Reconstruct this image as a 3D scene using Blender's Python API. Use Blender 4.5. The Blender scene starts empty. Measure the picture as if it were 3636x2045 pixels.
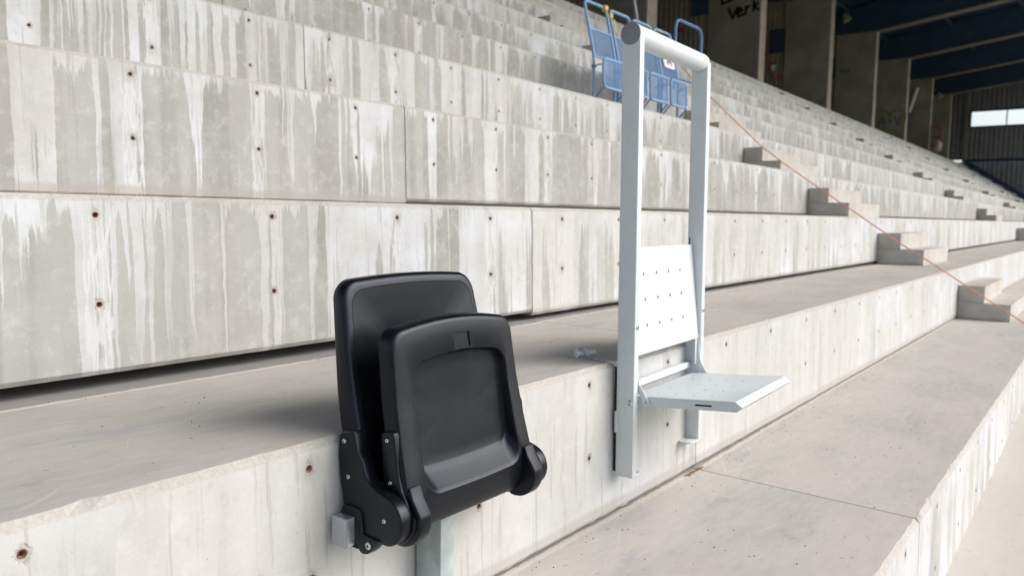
import bpy, bmesh, math, random
from mathutils import Vector, Matrix, Euler

random.seed(7)
S = bpy.context.scene
COL = S.collection
PI = math.pi

# ------------------------------------------------------------------ camera
H = 0.45                      # riser height
RUN = 0.7173                  # tread depth
Y0 = 1.1413                   # face of the riser that carries the two seats
CAM = Vector((0.0, 0.0, 0.8661))
yaw, pitch, roll, f_px = 0.9058, 0.0918, 0.0143, 2779.3
fw = Vector((math.sin(yaw) * math.cos(pitch), math.cos(yaw) * math.cos(pitch), -math.sin(pitch)))
r0 = Vector((math.cos(yaw), -math.sin(yaw), 0))
u0 = r0.cross(fw)
cr = math.cos(roll) * r0 + math.sin(roll) * u0
cu = -math.sin(roll) * r0 + math.cos(roll) * u0
cd = bpy.data.cameras.new('camera')
cam = bpy.data.objects.new('camera', cd)
COL.objects.link(cam)
cam.matrix_world = Matrix(((cr.x, cu.x, -fw.x, CAM.x), (cr.y, cu.y, -fw.y, CAM.y), (cr.z, cu.z, -fw.z, CAM.z), (0, 0, 0, 1)))
cd.sensor_width = 36.0
cd.lens = f_px / 3636 * 36
cd.clip_start = 0.02
cd.clip_end = 1500
cd.dof.use_dof = True
cd.dof.focus_distance = 1.55
cd.dof.aperture_fstop = 5.0
S.camera = cam

# ------------------------------------------------------------------ world, sun, exposure
W = bpy.data.worlds.new("World")
S.world = W
W.use_nodes = True
wn = W.node_tree
wn.nodes.clear()
SUN_EL, SUN_AZ = math.radians(39), math.radians(140)      # azimuth from +Y towards +X
sky = wn.nodes.new('ShaderNodeTexSky')
sky.sky_type = 'NISHITA'
sky.sun_disc = False
sky.sun_elevation = SUN_EL
sky.sun_rotation = SUN_AZ
sky.air_density = 1.0
sky.dust_density = 4.0
sky.ozone_density = 1.0
hs = wn.nodes.new('ShaderNodeHueSaturation')
hs.inputs['Saturation'].default_value = 0.56
bg = wn.nodes.new('ShaderNodeBackground')
bg.inputs['Strength'].default_value = 0.15
wo = wn.nodes.new('ShaderNodeOutputWorld')
wn.links.new(sky.outputs[0], hs.inputs['Color'])
wn.links.new(hs.outputs[0], bg.inputs['Color'])
wn.links.new(bg.outputs[0], wo.inputs['Surface'])
sd = bpy.data.lights.new('sun', 'SUN')
sd.energy = 1.35
sd.angle = math.radians(56)
sd.color = (1.0, 0.993, 0.982)
sun = bpy.data.objects.new('sun', sd)
COL.objects.link(sun)
to_sun = Vector((math.sin(SUN_AZ) * math.cos(SUN_EL), math.cos(SUN_AZ) * math.cos(SUN_EL), math.sin(SUN_EL)))
sun.rotation_euler = to_sun.to_track_quat('Z', 'Y').to_euler()
S.view_settings.view_transform = 'Standard'
S.view_settings.look = 'None'
S.view_settings.gamma = 1.0
S.view_settings.use_curve_mapping = False
S.view_settings.exposure = 0.63

# ------------------------------------------------------------------ material helpers
class NT:
    def __init__(s, name):
        s.m = bpy.data.materials.new(name)
        s.m.use_nodes = True
        s.t = s.m.node_tree
        s.b = s.t.nodes['Principled BSDF']
    def n(s, typ, **kw):
        nd = s.t.nodes.new('ShaderNode' + typ)
        for k, v in kw.items():
            setattr(nd, k, v)
        return nd
    def set(s, sock, v):
        if hasattr(v, 'links') or isinstance(v, bpy.types.NodeSocket):
            s.t.links.new(v, sock)
        else:
            sock.default_value = v
    def math(s, op, a, b=0.0, c=None, clamp=False):
        nd = s.n('Math', operation=op, use_clamp=clamp)
        s.set(nd.inputs[0], a); s.set(nd.inputs[1], b)
        if c is not None: s.set(nd.inputs[2], c)
        return nd.outputs[0]
    def xyz(s, x, y, z=0.0):
        nd = s.n('CombineXYZ')
        s.set(nd.inputs[0], x); s.set(nd.inputs[1], y); s.set(nd.inputs[2], z)
        return nd.outputs[0]
    def noise(s, vec, scale=1.0, detail=2.0, rough=0.5):
        nd = s.n('TexNoise')
        s.set(nd.inputs['Vector'], vec); nd.inputs['Scale'].default_value = scale
        nd.inputs['Detail'].default_value = detail; nd.inputs['Roughness'].default_value = rough
        return nd.outputs['Fac']
    def step(s, v, a, b, lo=0.0, hi=1.0):
        nd = s.n('MapRange', interpolation_type='SMOOTHSTEP')
        s.set(nd.inputs['Value'], v)
        s.set(nd.inputs['From Min'], a); s.set(nd.inputs['From Max'], b)
        nd.inputs['To Min'].default_value = lo; nd.inputs['To Max'].default_value = hi
        return nd.outputs[0]
    def mix(s, f, a, b, mode='MIX'):
        nd = s.n('Mix', data_type='RGBA', blend_type=mode)
        s.set(nd.inputs[0], f)
        for i, v in ((6, a), (7, b)):
            s.set(nd.inputs[i], v if not isinstance(v, tuple) else (v + (1.0,))[:4])
        return nd.outputs[2]
    def bump(s, h, strength=0.3, dist=0.002, prev=None):
        nd = s.n('Bump')
        nd.inputs['Strength'].default_value = strength
        nd.inputs['Distance'].default_value = dist
        s.set(nd.inputs['Height'], h)
        if prev is not None: s.set(nd.inputs['Normal'], prev)
        return nd.outputs[0]
    def attr(s, name):
        nd = s.n('Attribute', attribute_type='OBJECT', attribute_name=name)
        return nd.outputs['Fac']
    def out(s, col=None, rough=None, normal=None, metal=None, spec=None):
        if col is not None: s.set(s.b.inputs['Base Color'], col if not isinstance(col, tuple) else (col + (1.0,))[:4])
        if rough is not None: s.set(s.b.inputs['Roughness'], rough)
        if normal is not None: s.set(s.b.inputs['Normal'], normal)
        if metal is not None: s.set(s.b.inputs['Metallic'], metal)
        if spec is not None: s.set(s.b.inputs['Specular IOR Level'], spec)
        return s.m

def simple(name, col, rough=0.5, metal=0.0, var=0.06, scale=30.0, bump=0.0, bd=0.0005, spec=0.5):
    """a plain material with a slight procedural mottling"""
    m = NT(name)
    tc = m.n('TexCoord').outputs['Object']
    nz = m.noise(tc, scale, 4.0, 0.6)
    c2 = tuple(max(0.0, c * (1 - 2.2 * var)) for c in col)
    c1 = tuple(min(1.0, c * (1 + 1.2 * var)) for c in col)
    colr = m.mix(m.step(nz, 0.3, 0.7), c2, c1)
    r = m.math('ADD', rough - 0.06, m.math('MULTIPLY', nz, 0.12))
    nb = None
    if bump: nb = m.bump(m.noise(tc, scale * 18, 2.0), bump, bd)
    return m.out(colr, r, nb, metal, spec)

# where lime runs lie along the near risers: row -> (from, to, [(start, end, strength)]) in metres
RUNS = {
    1: (0.625, 3.201, [(0.625,0.631,0.3),(0.77,0.81,1),(0.822,0.846,1),(0.853,0.864,1),(0.886,0.895,0.4),(0.906,0.931,1),(0.938,0.949,1),(0.978,1.0,1),(1.039,1.058,1),(1.138,1.145,1),(1.25,1.274,1),(1.286,1.309,1),(1.314,1.321,0.7),(1.413,1.448,1),(1.473,1.667,1),(1.7,1.728,1),(1.75,1.88,1),(1.901,1.91,0.7),(1.926,1.937,0.8),(2.001,2.009,1),(2.06,2.245,1),(2.258,2.277,1),(2.355,2.45,1),(2.495,2.556,1),(2.656,2.826,1),(2.912,3.046,1),(3.131,3.201,1)]),
    2: (0.887, 4.44, [(0.908,1.027,1),(1.145,1.164,1),(1.193,1.274,1),(1.289,1.299,1),(1.482,1.503,0.45),(1.57,1.592,0.3),(1.7,1.762,1),(1.84,1.848,0.8),(1.863,1.889,1),(2.113,2.13,1),(2.149,2.159,1),(2.173,2.209,1),(2.226,2.416,1),(2.638,2.695,1),(2.773,2.785,1),(2.806,2.89,1),(2.919,2.96,1),(3.047,3.15,1),(3.207,3.224,0.6),(3.294,3.312,0.6),(3.398,3.52,1),(3.573,3.613,1),(3.644,3.664,0.5),(4.039,4.077,1),(4.108,4.21,1),(4.285,4.31,0.5)]),
    3: (1.144, 4.197, [(1.164,1.276,1),(1.31,1.324,1),(1.349,1.354,1),(1.418,1.434,0.6),(1.454,1.477,1),(1.492,1.502,0.5),(1.514,1.519,0.5),(1.537,1.547,0.6),(1.587,1.597,0.7),(1.614,1.656,1),(1.687,1.749,1),(1.784,1.813,1),(1.834,1.856,0.5),(1.872,1.906,1),(1.931,1.969,1),(1.996,2.038,1),(2.075,2.106,1),(2.16,2.216,1),(2.224,2.24,0.6),(2.254,2.273,0.6),(2.347,2.393,1),(2.435,2.646,1),(2.663,2.758,1),(2.779,2.799,1),(2.851,2.991,1),(3.078,3.112,1),(3.151,3.276,1),(3.398,3.434,1),(3.502,3.685,1),(3.723,3.88,1),(3.903,3.918,1),(3.948,4.197,1)]),
    4: (2.702, 5.119, [(2.841,2.9,1),(2.927,2.97,1),(3.068,3.128,0.5),(3.53,3.543,1),(3.622,3.705,1),(3.729,3.74,1),(3.9,3.929,0.7),(3.988,4.038,1),(4.218,4.242,1),(4.255,4.3,1),(4.615,4.713,1),(4.817,4.842,1),(4.904,5.078,1)]),
}

def mat_riser(row=None):
    m = NT('streaked_precast_concrete')
    uvn = m.n('UVMap', uv_map='uv').outputs[0]
    sp = m.n('SeparateXYZ'); m.set(sp.inputs[0], uvn)
    u, v = sp.outputs[0], sp.outputs[1]
    seed, cover = m.attr('row_seed'), m.attr('cover')
    w1 = m.noise(m.xyz(m.math('MULTIPLY', u, 7.0), m.math('MULTIPLY', v, 9.0), seed), 1.0, 3.0, 0.6)
    uw = m.math('ADD', u, m.math('MULTIPLY', m.math('SUBTRACT', w1, 0.5), 0.014))
    fine = m.noise(m.xyz(m.math('MULTIPLY', u, 160.0), m.math('MULTIPLY', v, 160.0), seed), 1.0, 3.0, 0.7)
    uw = m.math('ADD', uw, m.math('MULTIPLY', m.math('SUBTRACT', fine, 0.5), 0.004))
    nA = m.noise(m.xyz(m.math('MULTIPLY', uw, 3.2), m.math('MULTIPLY', v, 0.35), seed), 1.0, 1.0)
    nB = m.noise(m.xyz(m.math('MULTIPLY', uw, 11.0), m.math('MULTIPLY', v, 0.7), m.math('ADD', seed, 3.3)), 1.0, 1.0)
    nC = m.noise(m.xyz(m.math('MULTIPLY', uw, 34.0), m.math('MULTIPLY', v, 1.3), m.math('ADD', seed, 7.7)), 1.0, 2.0)
    nD = m.noise(m.xyz(m.math('MULTIPLY', uw, 95.0), m.math('MULTIPLY', v, 3.0), m.math('ADD', seed, 1.7)), 1.0, 2.0)
    val = m.math('ADD', m.math('MULTIPLY', nA, 0.32), m.math('MULTIPLY', nB, 0.30))
    val = m.math('ADD', val, m.math('MULTIPLY', nC, 0.22))
    val = m.math('ADD', val, m.math('MULTIPLY', nD, 0.16))
    vh = m.math('DIVIDE', v, H)
    val = m.math('ADD', val, m.math('MULTIPLY', m.math('SUBTRACT', vh, 0.55), 0.11))
    val = m.math('ADD', val, m.step(vh, 0.80, 0.98, 0.0, 0.055))
    val = m.math('ADD', val, m.math('SUBTRACT', cover, 0.5))
    if row is not None:
        lo, hi, iv = RUNS[row]
        xw = m.math('ADD', uw, HOLE0[row])
        sway = m.noise(m.xyz(m.math('MULTIPLY', u, 9.0), m.math('MULTIPLY', v, 5.0), m.math('ADD', seed, 80.0)), 1.0, 2.0)
        xw = m.math('ADD', xw, m.math('MULTIPLY', m.math('SUBTRACT', sway, 0.5), 0.020))
        nwin = max(1, int(math.ceil((hi - lo) / 0.9)))
        wl = (hi - lo) / nwin
        for q in range(nwin):
            a, b = lo + q * wl, lo + (q + 1) * wl
            fc = m.n('FloatCurve')
            cv = fc.mapping.curves[0]
            P = []
            def lev(x):
                for s0, s1, w in iv:
                    if s0 <= x <= s1: return 0.5 + 0.5 * w
                return 0.0
            nst = 220
            last = None
            P.append((0.0, 0.5)); P.append((0.004, lev(a + 0.004 * wl)))
            last = P[-1][1]
            for t in range(2, nst):
                tt = t / nst
                if tt > 0.995: break
                l_ = lev(a + tt * wl)
                if l_ != last:
                    P.append((tt - 0.6 / nst, last)); P.append((tt + 0.4 / nst, l_)); last = l_
            P.append((0.996, last)); P.append((1.0, 0.5))
            cv.points[0].location = P[0]; cv.points[1].location = P[-1]
            for q_ in P[1:-1]: cv.points.new(q_[0], q_[1])
            for p_ in cv.points: p_.handle_type = 'VECTOR'
            fc.mapping.update()
            mr = m.n('MapRange', clamp=True); m.set(mr.inputs['Value'], xw)
            mr.inputs['From Min'].default_value = a; mr.inputs['From Max'].default_value = b
            m.set(fc.inputs['Value'], mr.outputs[0])
            val = m.math('ADD', val, m.math('MULTIPLY', m.math('SUBTRACT', fc.outputs[0], 0.5), 0.165))
    # lime around and below the holes (pitch 0.47 along u)
    du = m.math('MULTIPLY', m.math('SUBTRACT', m.math('FRACT', m.math('ADD', m.math('DIVIDE', u, 0.47), 0.5)), 0.5), 0.47)
    cell = m.math('FLOOR', m.math('ADD', m.math('DIVIDE', u, 0.47), 0.5))
    cr_ = m.noise(m.xyz(m.math('MULTIPLY', cell, 3.71), seed), 1.0, 0.0)
    wob = m.noise(m.xyz(m.math('MULTIPLY', cell, 5.3), m.math('MULTIPLY', v, 22.0), seed), 1.0, 2.0)
    adu = m.math('ABSOLUTE', m.math('ADD', du, m.math('MULTIPLY', m.math('SUBTRACT', wob, 0.5), 0.05)))
    run = m.math('MULTIPLY', m.step(adu, 0.026, 0.016), m.step(v, 0.425, 0.40))
    run = m.math('MULTIPLY', run, m.step(cr_, 0.38, 0.52))
    run = m.math('MULTIPLY', run, m.step(nD, 0.40, 0.50))
    mask = m.step(val, 0.500, 0.522)
    mask = m.math('MAXIMUM', mask, m.math('MULTIPLY', m.math('MULTIPLY', run, m.step(cover, 0.62, 0.57)), 0.6))
    # softer, older layer
    nE = m.noise(m.xyz(m.math('MULTIPLY', uw, 13.0), m.math('MULTIPLY', v, 0.5), m.math('ADD', seed, 21.0)), 1.0, 2.0)
    soft = m.step(m.math('ADD', nE, m.math('MULTIPLY', m.math('SUBTRACT', cover, 0.5), 1.2)), 0.44, 0.60)
    cloud = m.noise(m.xyz(m.math('MULTIPLY', u, 3.5), m.math('MULTIPLY', v, 4.5), seed), 1.0, 5.0, 0.62)
    warm = m.noise(m.xyz(m.math('MULTIPLY', u, 2.0), m.math('MULTIPLY', v, 2.0), m.math('ADD', seed, 50.0)), 1.0, 2.0)
    bare = m.mix(m.step(cloud, 0.3, 0.7), (0.290, 0.287, 0.266), (0.385, 0.377, 0.354))
    bare = m.mix(m.math('MULTIPLY', m.step(warm, 0.48, 0.66), 0.4), bare, (0.40, 0.37, 0.34))
    lime = m.mix(m.step(cloud, 0.32, 0.66), (0.570, 0.578, 0.585), (0.670, 0.682, 0.715))
    cream = m.mix(m.step(warm, 0.40, 0.60), lime, (0.570, 0.562, 0.535))
    col = m.mix(m.math('MULTIPLY', soft, 0.50), bare, (0.475, 0.470, 0.452))
    op = m.math('ADD', 0.62, m.math('MULTIPLY', m.step(nB, 0.3, 0.7), 0.38))
    col = m.mix(m.math('MULTIPLY', mask, op), col, cream)
    # thin dark runs inside the lime
    dk = m.math('MULTIPLY', m.step(nD, 0.56, 0.63), m.step(nC, 0.46, 0.57))
    col = m.mix(m.math('MULTIPLY', dk, 0.55), col, (0.34, 0.335, 0.30))
    nF = m.noise(m.xyz(m.math('MULTIPLY', uw, 6.5), m.math('MULTIPLY', v, 1.0), m.math('ADD', seed, 33.0)), 1.0, 1.0)
    dk2 = m.math('MULTIPLY', m.step(nF, 0.62, 0.645), m.step(vh, 0.98, 0.70))
    col = m.mix(m.math('MULTIPLY', dk2, 0.42), col, (0.36, 0.355, 0.31))
    # blotches and chalk at hand size and smaller
    bl = m.noise(m.xyz(m.math('MULTIPLY', u, 26.0), m.math('MULTIPLY', v, 22.0), m.math('ADD', seed, 11.0)), 1.0, 6.0, 0.72)
    col = m.mix(m.math('MULTIPLY', m.step(bl, 0.50, 0.68), 0.26), col, (0.70, 0.70, 0.68))
    col = m.mix(m.math('MULTIPLY', m.step(bl, 0.47, 0.32), 0.24), col, (0.33, 0.32, 0.275))
    bl2 = m.noise(m.xyz(m.math('MULTIPLY', u, 6.0), m.math('MULTIPLY', v, 8.0), m.math('ADD', seed, 15.0)), 1.0, 6.0, 0.66)
    col = m.mix(m.math('MULTIPLY', m.step(bl2, 0.55, 0.68), 0.35), col, (0.49, 0.475, 0.435))
    # net of thin lime threads below some of the holes
    vn = m.n('TexVoronoi', feature='DISTANCE_TO_EDGE')
    m.set(vn.inputs['Vector'], m.xyz(m.math('ADD', m.math('MULTIPLY', u, 75.0), m.math('MULTIPLY', bl, 1.6)), m.math('MULTIPLY', v, 7.0), seed))
    vn.inputs['Scale'].default_value = 1.0
    net = m.math('MULTIPLY', m.step(vn.outputs['Distance'], 0.13, 0.07), m.step(m.math('ABSOLUTE', du), 0.036, 0.030))
    net = m.math('MULTIPLY', net, m.math('MULTIPLY', m.step(v, 0.415, 0.395), m.step(cr_, 0.50, 0.54)))
    net = m.math('MULTIPLY', net, m.step(cover, 0.60, 0.56))
    col = m.mix(m.math('MULTIPLY', net, 0.75), col, (0.66, 0.665, 0.67))
    # dirty top arris and foot
    arr = m.math('MULTIPLY', m.step(m.math('ADD', v, m.math('MULTIPLY', m.math('SUBTRACT', bl, 0.5), 0.012)), H - 0.016, H - 0.010), 0.72)
    col = m.mix(arr, col, m.mix(m.step(fine, 0.3, 0.7), (0.385, 0.355, 0.305), (0.50, 0.465, 0.41)))
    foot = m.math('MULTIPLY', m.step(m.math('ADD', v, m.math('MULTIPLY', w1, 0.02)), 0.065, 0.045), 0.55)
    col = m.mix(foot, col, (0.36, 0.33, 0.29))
    # broken rims of the holes
    dv = m.math('MINIMUM', m.math('ABSOLUTE', m.math('SUBTRACT', v, 0.200)), m.math('ABSOLUTE', m.math('SUBTRACT', v, 0.405)))
    dv = m.math('MULTIPLY', dv, 0.85)
    dd = m.math('SQRT', m.math('ADD', m.math('MULTIPLY', du, du), m.math('MULTIPLY', dv, dv)))
    rimn = m.noise(m.xyz(m.math('MULTIPLY', u, 70.0), m.math('MULTIPLY', v, 70.0), seed), 1.0, 3.0, 0.7)
    dd = m.math('ADD', dd, m.math('MULTIPLY', m.math('SUBTRACT', rimn, 0.5), 0.026))
    spall = m.step(dd, 0.0135, 0.0085)
    halo = m.step(dd, 0.034, 0.012)
    col = m.mix(m.math('MULTIPLY', halo, m.math('MULTIPLY', m.step(cr_, 0.45, 0.65), 0.30)), col, (0.33, 0.31, 0.27))
    col = m.mix(m.math('MULTIPLY', spall, 0.62), col, m.mix(m.step(fine, 0.4, 0.6), (0.22, 0.19, 0.15), (0.42, 0.38, 0.32)))
    # pores
    vo = m.n('TexVoronoi'); m.set(vo.inputs['Vector'], m.xyz(u, v, seed)); vo.inputs['Scale'].default_value = 42.0
    pore = m.math('MULTIPLY', m.step(vo.outputs['Distance'], 0.085, 0.045), m.step(rimn, 0.52, 0.60))
    col = m.mix(m.math('MULTIPLY', pore, 0.6), col, (0.16, 0.15, 0.13))
    col = m.mix(0.10, col, m.mix(fine, (0.25, 0.25, 0.25), (0.8, 0.8, 0.8)), 'MIX')
    col = m.mix(1.0, col, (0.965, 0.975, 0.985), 'MULTIPLY')
    hgt = m.math('ADD', m.math('MULTIPLY', fine, 0.35), m.math('ADD', m.math('MULTIPLY', cloud, 0.5), m.math('MULTIPLY', bl, 0.7)))
    hgt = m.math('ADD', hgt, m.math('MULTIPLY', mask, 0.25))
    hgt = m.math('SUBTRACT', hgt, m.math('MULTIPLY', pore, 0.8))
    hgt = m.math('SUBTRACT', hgt, m.math('MULTIPLY', spall, 1.6))
    nb = m.bump(hgt, 0.45, 0.0016)
    return m.out(col, 0.86, nb, 0.0, 0.25)

def mat_tread():
    m = NT('worn_concrete_tread')
    uvn = m.n('UVMap', uv_map='uv').outputs[0]
    sp = m.n('SeparateXYZ'); m.set(sp.inputs[0], uvn)
    u, v = sp.outputs[0], sp.outputs[1]
    seed = m.attr('row_seed')
    sm = m.noise(m.xyz(m.math('MULTIPLY', u, 9.0), m.math('MULTIPLY', v, 42.0), seed), 1.0, 5.0, 0.65)
    big = m.noise(m.xyz(m.math('MULTIPLY', u, 1.6), m.math('MULTIPLY', v, 2.6), seed), 1.0, 3.0)
    pk = m.noise(m.xyz(m.math('MULTIPLY', u, 3.0), m.math('MULTIPLY', v, 5.0), m.math('ADD', seed, 9.0)), 1.0, 3.0)
    fine = m.noise(m.xyz(m.math('MULTIPLY', u, 220.0), m.math('MULTIPLY', v, 260.0), seed), 1.0, 2.0, 0.7)
    col = m.mix(m.step(big, 0.36, 0.64), (0.405, 0.392, 0.355), (0.475, 0.452, 0.412))
    col = m.mix(m.math('MULTIPLY', m.step(pk, 0.48, 0.68), 0.45), col, (0.505, 0.45, 0.42))
    blu = m.noise(m.xyz(m.math('MULTIPLY', u, 2.2), m.math('MULTIPLY', v, 7.0), m.math('ADD', seed, 40.0)), 1.0, 4.0, 0.6)
    col = m.mix(m.math('MULTIPLY', m.step(blu, 0.56, 0.72), 0.6), col, (0.325, 0.33, 0.35))
    col = m.mix(m.math('MULTIPLY', m.step(sm, 0.30, 0.75), 0.35), col, (0.56, 0.54, 0.50))
    col = m.mix(m.math('MULTIPLY', m.step(fine, 0.64, 0.72), 0.35), col, (0.24, 0.23, 0.21))
    # scuffs
    for k, (a, b, ang) in enumerate(((3.0, 60.0, 0.5), (2.0, 75.0, -0.3), (2.4, 66.0, 1.1))):
        ca, sa = math.cos(ang), math.sin(ang)
        x_ = m.math('ADD', m.math('MULTIPLY', u, ca), m.math('MULTIPLY', v, sa))
        y_ = m.math('SUBTRACT', m.math('MULTIPLY', v, ca), m.math('MULTIPLY', u, sa))
        sc = m.noise(m.xyz(m.math('MULTIPLY', x_, a), m.math('MULTIPLY', y_, b), m.math('ADD', seed, 60.0 + k)), 1.0, 1.0)
        col = m.mix(m.math('MULTIPLY', m.step(sc, 0.735, 0.77), 0.30), col, (0.66, 0.63, 0.58))
    # front edge worn paler
    edn = m.noise(m.xyz(m.math('MULTIPLY', u, 26.0), m.math('MULTIPLY', v, 26.0), seed), 1.0, 4.0, 0.7)
    ed = m.math('MULTIPLY', m.step(m.math('ADD', v, m.math('MULTIPLY', edn, 0.02)), 0.030, 0.016), 0.6)
    col = m.mix(ed, col, (0.56, 0.525, 0.47))
    # mortar line and smooth grey strip at the back of the tread
    back = m.math('ADD', m.math('ADD', m.math('SUBTRACT', RUN, v), m.attr('strip')), m.math('MULTIPLY', 0.0, v))
    back = m.math('ADD', back, m.math('MULTIPLY', m.math('SUBTRACT', edn, 0.5), 0.022))
    slope_w = m.noise(m.xyz(m.math('MULTIPLY', u, 0.35), seed), 1.0, 0.0)
    back = m.math('ADD', back, m.math('MULTIPLY', m.math('SUBTRACT', slope_w, 0.5), 0.03))
    line = m.math('MULTIPLY', m.step(back, 0.072, 0.064), 0.9)
    col = m.mix(line, col, (0.60, 0.565, 0.49))
    strip = m.math('MULTIPLY', m.step(back, 0.051, 0.048), 0.9)
    col = m.mix(strip, col, m.mix(sm, (0.24, 0.235, 0.225), (0.33, 0.325, 0.32)))
    gb = m.noise(m.xyz(m.math('MULTIPLY', u, 14.0), m.math('MULTIPLY', v, 16.0), m.math('ADD', seed, 70.0)), 1.0, 6.0, 0.72)
    col = m.mix(m.math('MULTIPLY', m.step(gb, 0.52, 0.70), 0.20), col, (0.30, 0.29, 0.265))
    col = m.mix(m.math('MULTIPLY', m.step(gb, 0.45, 0.32), 0.20), col, (0.56, 0.54, 0.50))
    spot = m.noise(m.xyz(m.math('MULTIPLY', u, 5.0), m.math('MULTIPLY', v, 11.0), m.math('ADD', seed, 90.0)), 1.0, 5.0, 0.6)
    col = m.mix(m.math('MULTIPLY', m.step(spot, 0.64, 0.74), 0.35), col, (0.235, 0.235, 0.235))
    dirt = m.noise(m.xyz(m.math('MULTIPLY', u, 45.0), m.math('MULTIPLY', v, 45.0), m.math('ADD', seed, 4.0)), 1.0, 3.0, 0.7)
    dm = m.math('MULTIPLY', m.step(dirt, 0.67, 0.71), 0.6)
    col = m.mix(dm, col, (0.17, 0.155, 0.135))
    col = m.mix(1.0, col, (1.02, 1.025, 1.04), 'MULTIPLY')
    hgt = m.math('ADD', m.math('MULTIPLY', fine, 0.4), m.math('ADD', m.math('MULTIPLY', sm, 0.5), m.math('MULTIPLY', line, 0.9)))
    nb = m.bump(hgt, 0.35, 0.0018)
    return m.out(col, 0.82, nb, 0.0, 0.25)

def mat_block():
    m = NT('plain_step_concrete')
    tc = m.n('TexCoord').outputs['Object']
    a = m.noise(tc, 4.0, 5.0, 0.6); b = m.noise(tc, 60.0, 3.0, 0.7)
    col = m.mix(m.step(a, 0.3, 0.7), (0.44, 0.42, 0.385), (0.58, 0.56, 0.525))
    col = m.mix(m.math('MULTIPLY', m.step(b, 0.55, 0.72), 0.35), col, (0.27, 0.25, 0.23))
    return m.out(col, 0.85, m.bump(b, 0.4, 0.002), 0.0, 0.25)

def mat_plastic():
    m = NT('black_moulded_plastic')
    tc = m.n('TexCoord').outputs['Object']
    g = m.noise(tc, 1400.0, 2.0, 0.6)
    a = m.noise(tc, 9.0, 4.0, 0.6)
    col = m.mix(m.step(a, 0.35, 0.7), (0.0042, 0.0050, 0.0072), (0.0072, 0.0084, 0.0116))
    d = m.noise(tc, 330.0, 2.0, 0.6)
    col = m.mix(m.math('MULTIPLY', m.step(d, 0.755, 0.80), 0.35), col, (0.16, 0.155, 0.145))
    r = m.math('ADD', 0.27, m.math('MULTIPLY', a, 0.12))
    m.b.inputs['Specular Tint'].default_value = (0.78, 0.87, 1.0, 1.0)  # bluish sky reflection put into the highlight tint
    return m.out(col, r, m.bump(g, 0.22, 0.0003), 0.0, 0.30)

HOLE0 = {0: 0.395, 1: 0.353, 2: 0.325, 3: 0.30, 4: 0.28, 5: 0.25, -1: 0.43}
RISER = mat_riser(); RISERS = {k: mat_riser(k) for k in RUNS}; TREAD = mat_tread(); BLOCK = mat_block(); PLASTIC = mat_plastic()
WHITE = simple('pale_grey_powder_coat', (0.63, 0.675, 0.695), 0.42, 0.0, 0.015, 12.0, 0.10, 0.0002)
CAPGREY = simple('grey_plastic_cap', (0.20, 0.205, 0.24), 0.5, 0.0, 0.04, 200.0, 0.2, 0.0003)
STEEL = simple('zinc_screw', (0.62, 0.66, 0.66), 0.28, 0.9, 0.08, 120.0)
GALV = simple('aluminium_box_section', (0.66, 0.69, 0.72), 0.27, 0.85, 0.06, 25.0)
CAPLIGHT = simple('light_grey_end_cap', (0.40, 0.43, 0.46), 0.5, 0.0, 0.03, 60.0)
GALV2 = simple('galvanised_bracket', (0.40, 0.445, 0.455), 0.55, 0.15, 0.10, 18.0, 0.15, 0.0004)
BLACK = simple('plain_black', (0.010, 0.010, 0.010), 0.7)  # plain black, paints the shade of slots, badge groove and post gaps
SLEEVE = simple('red_plastic_sleeve', (0.20, 0.085, 0.062), 0.6, 0.0, 0.15, 150.0)
HOLE = simple('hole_dark', (0.075, 0.040, 0.032), 0.9)
BLUE = simple('blue_coated_steel', (0.22, 0.38, 0.62), 0.45, 0.0, 0.06, 40.0)
BLUEDK = simple('dark_blue_coated_steel', (0.11, 0.22, 0.46), 0.45, 0.0, 0.06, 40.0)
NAVY = simple('navy_painted_steel', (0.034, 0.064, 0.125), 0.55, 0.0, 0.08, 3.0)
WALLC = simple('brown_grey_wall_concrete', (0.36, 0.32, 0.275), 0.9, 0.0, 0.10, 0.9, 0.3, 0.004, 0.2)  # even brown-grey for the fin sides and rear wall
FINEDGE = simple('fin_edge_concrete', (0.36, 0.315, 0.265), 0.85, 0.0, 0.08, 3.0, 0.3, 0.003, 0.2)  # front edges of the fins, nearly the same tone as their sides
SHEET = simple('brown_corrugated_sheet', (0.34, 0.28, 0.235), 0.6, 0.1, 0.06, 2.0)
SHEETG = simple('grey_corrugated_sheet', (0.30, 0.29, 0.31), 0.6, 0.1, 0.06, 2.0)
FLANGE = simple('brown_grey_flange', (0.20, 0.172, 0.148), 0.7, 0.0, 0.08, 2.0)
REDM = simple('red_painted_steel', (0.28, 0.035, 0.03), 0.5)
REDP = simple('red_print', (0.60, 0.06, 0.07), 0.6)
WHITEP = simple('white_print', (0.75, 0.76, 0.78), 0.6, 0.0, 0.02)
YELLOW = simple('yellow_tape', (0.75, 0.55, 0.08), 0.55)
INK = simple('black_paint_marks', (0.006, 0.007, 0.005), 0.8)
YINK = simple('faded_yellow_paint', (0.40, 0.34, 0.09), 0.8)
TINK = simple('faded_teal_paint', (0.12, 0.19, 0.19), 0.8)
ORANGE = simple('orange_rope', (0.78, 0.38, 0.24), 0.7, 0.0, 0.12, 60.0)
PVC = simple('white_plastic_plug', (0.62, 0.68, 0.69), 0.4, 0.0, 0.03, 40.0)
TURF = simple('pitch_grass', (0.07, 0.11, 0.035), 0.9, 0.0, 0.2, 0.6)
DEBRIS = simple('brown_leaf_crumbs', (0.30, 0.20, 0.13), 0.9, 0.0, 0.3, 200.0)

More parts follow.
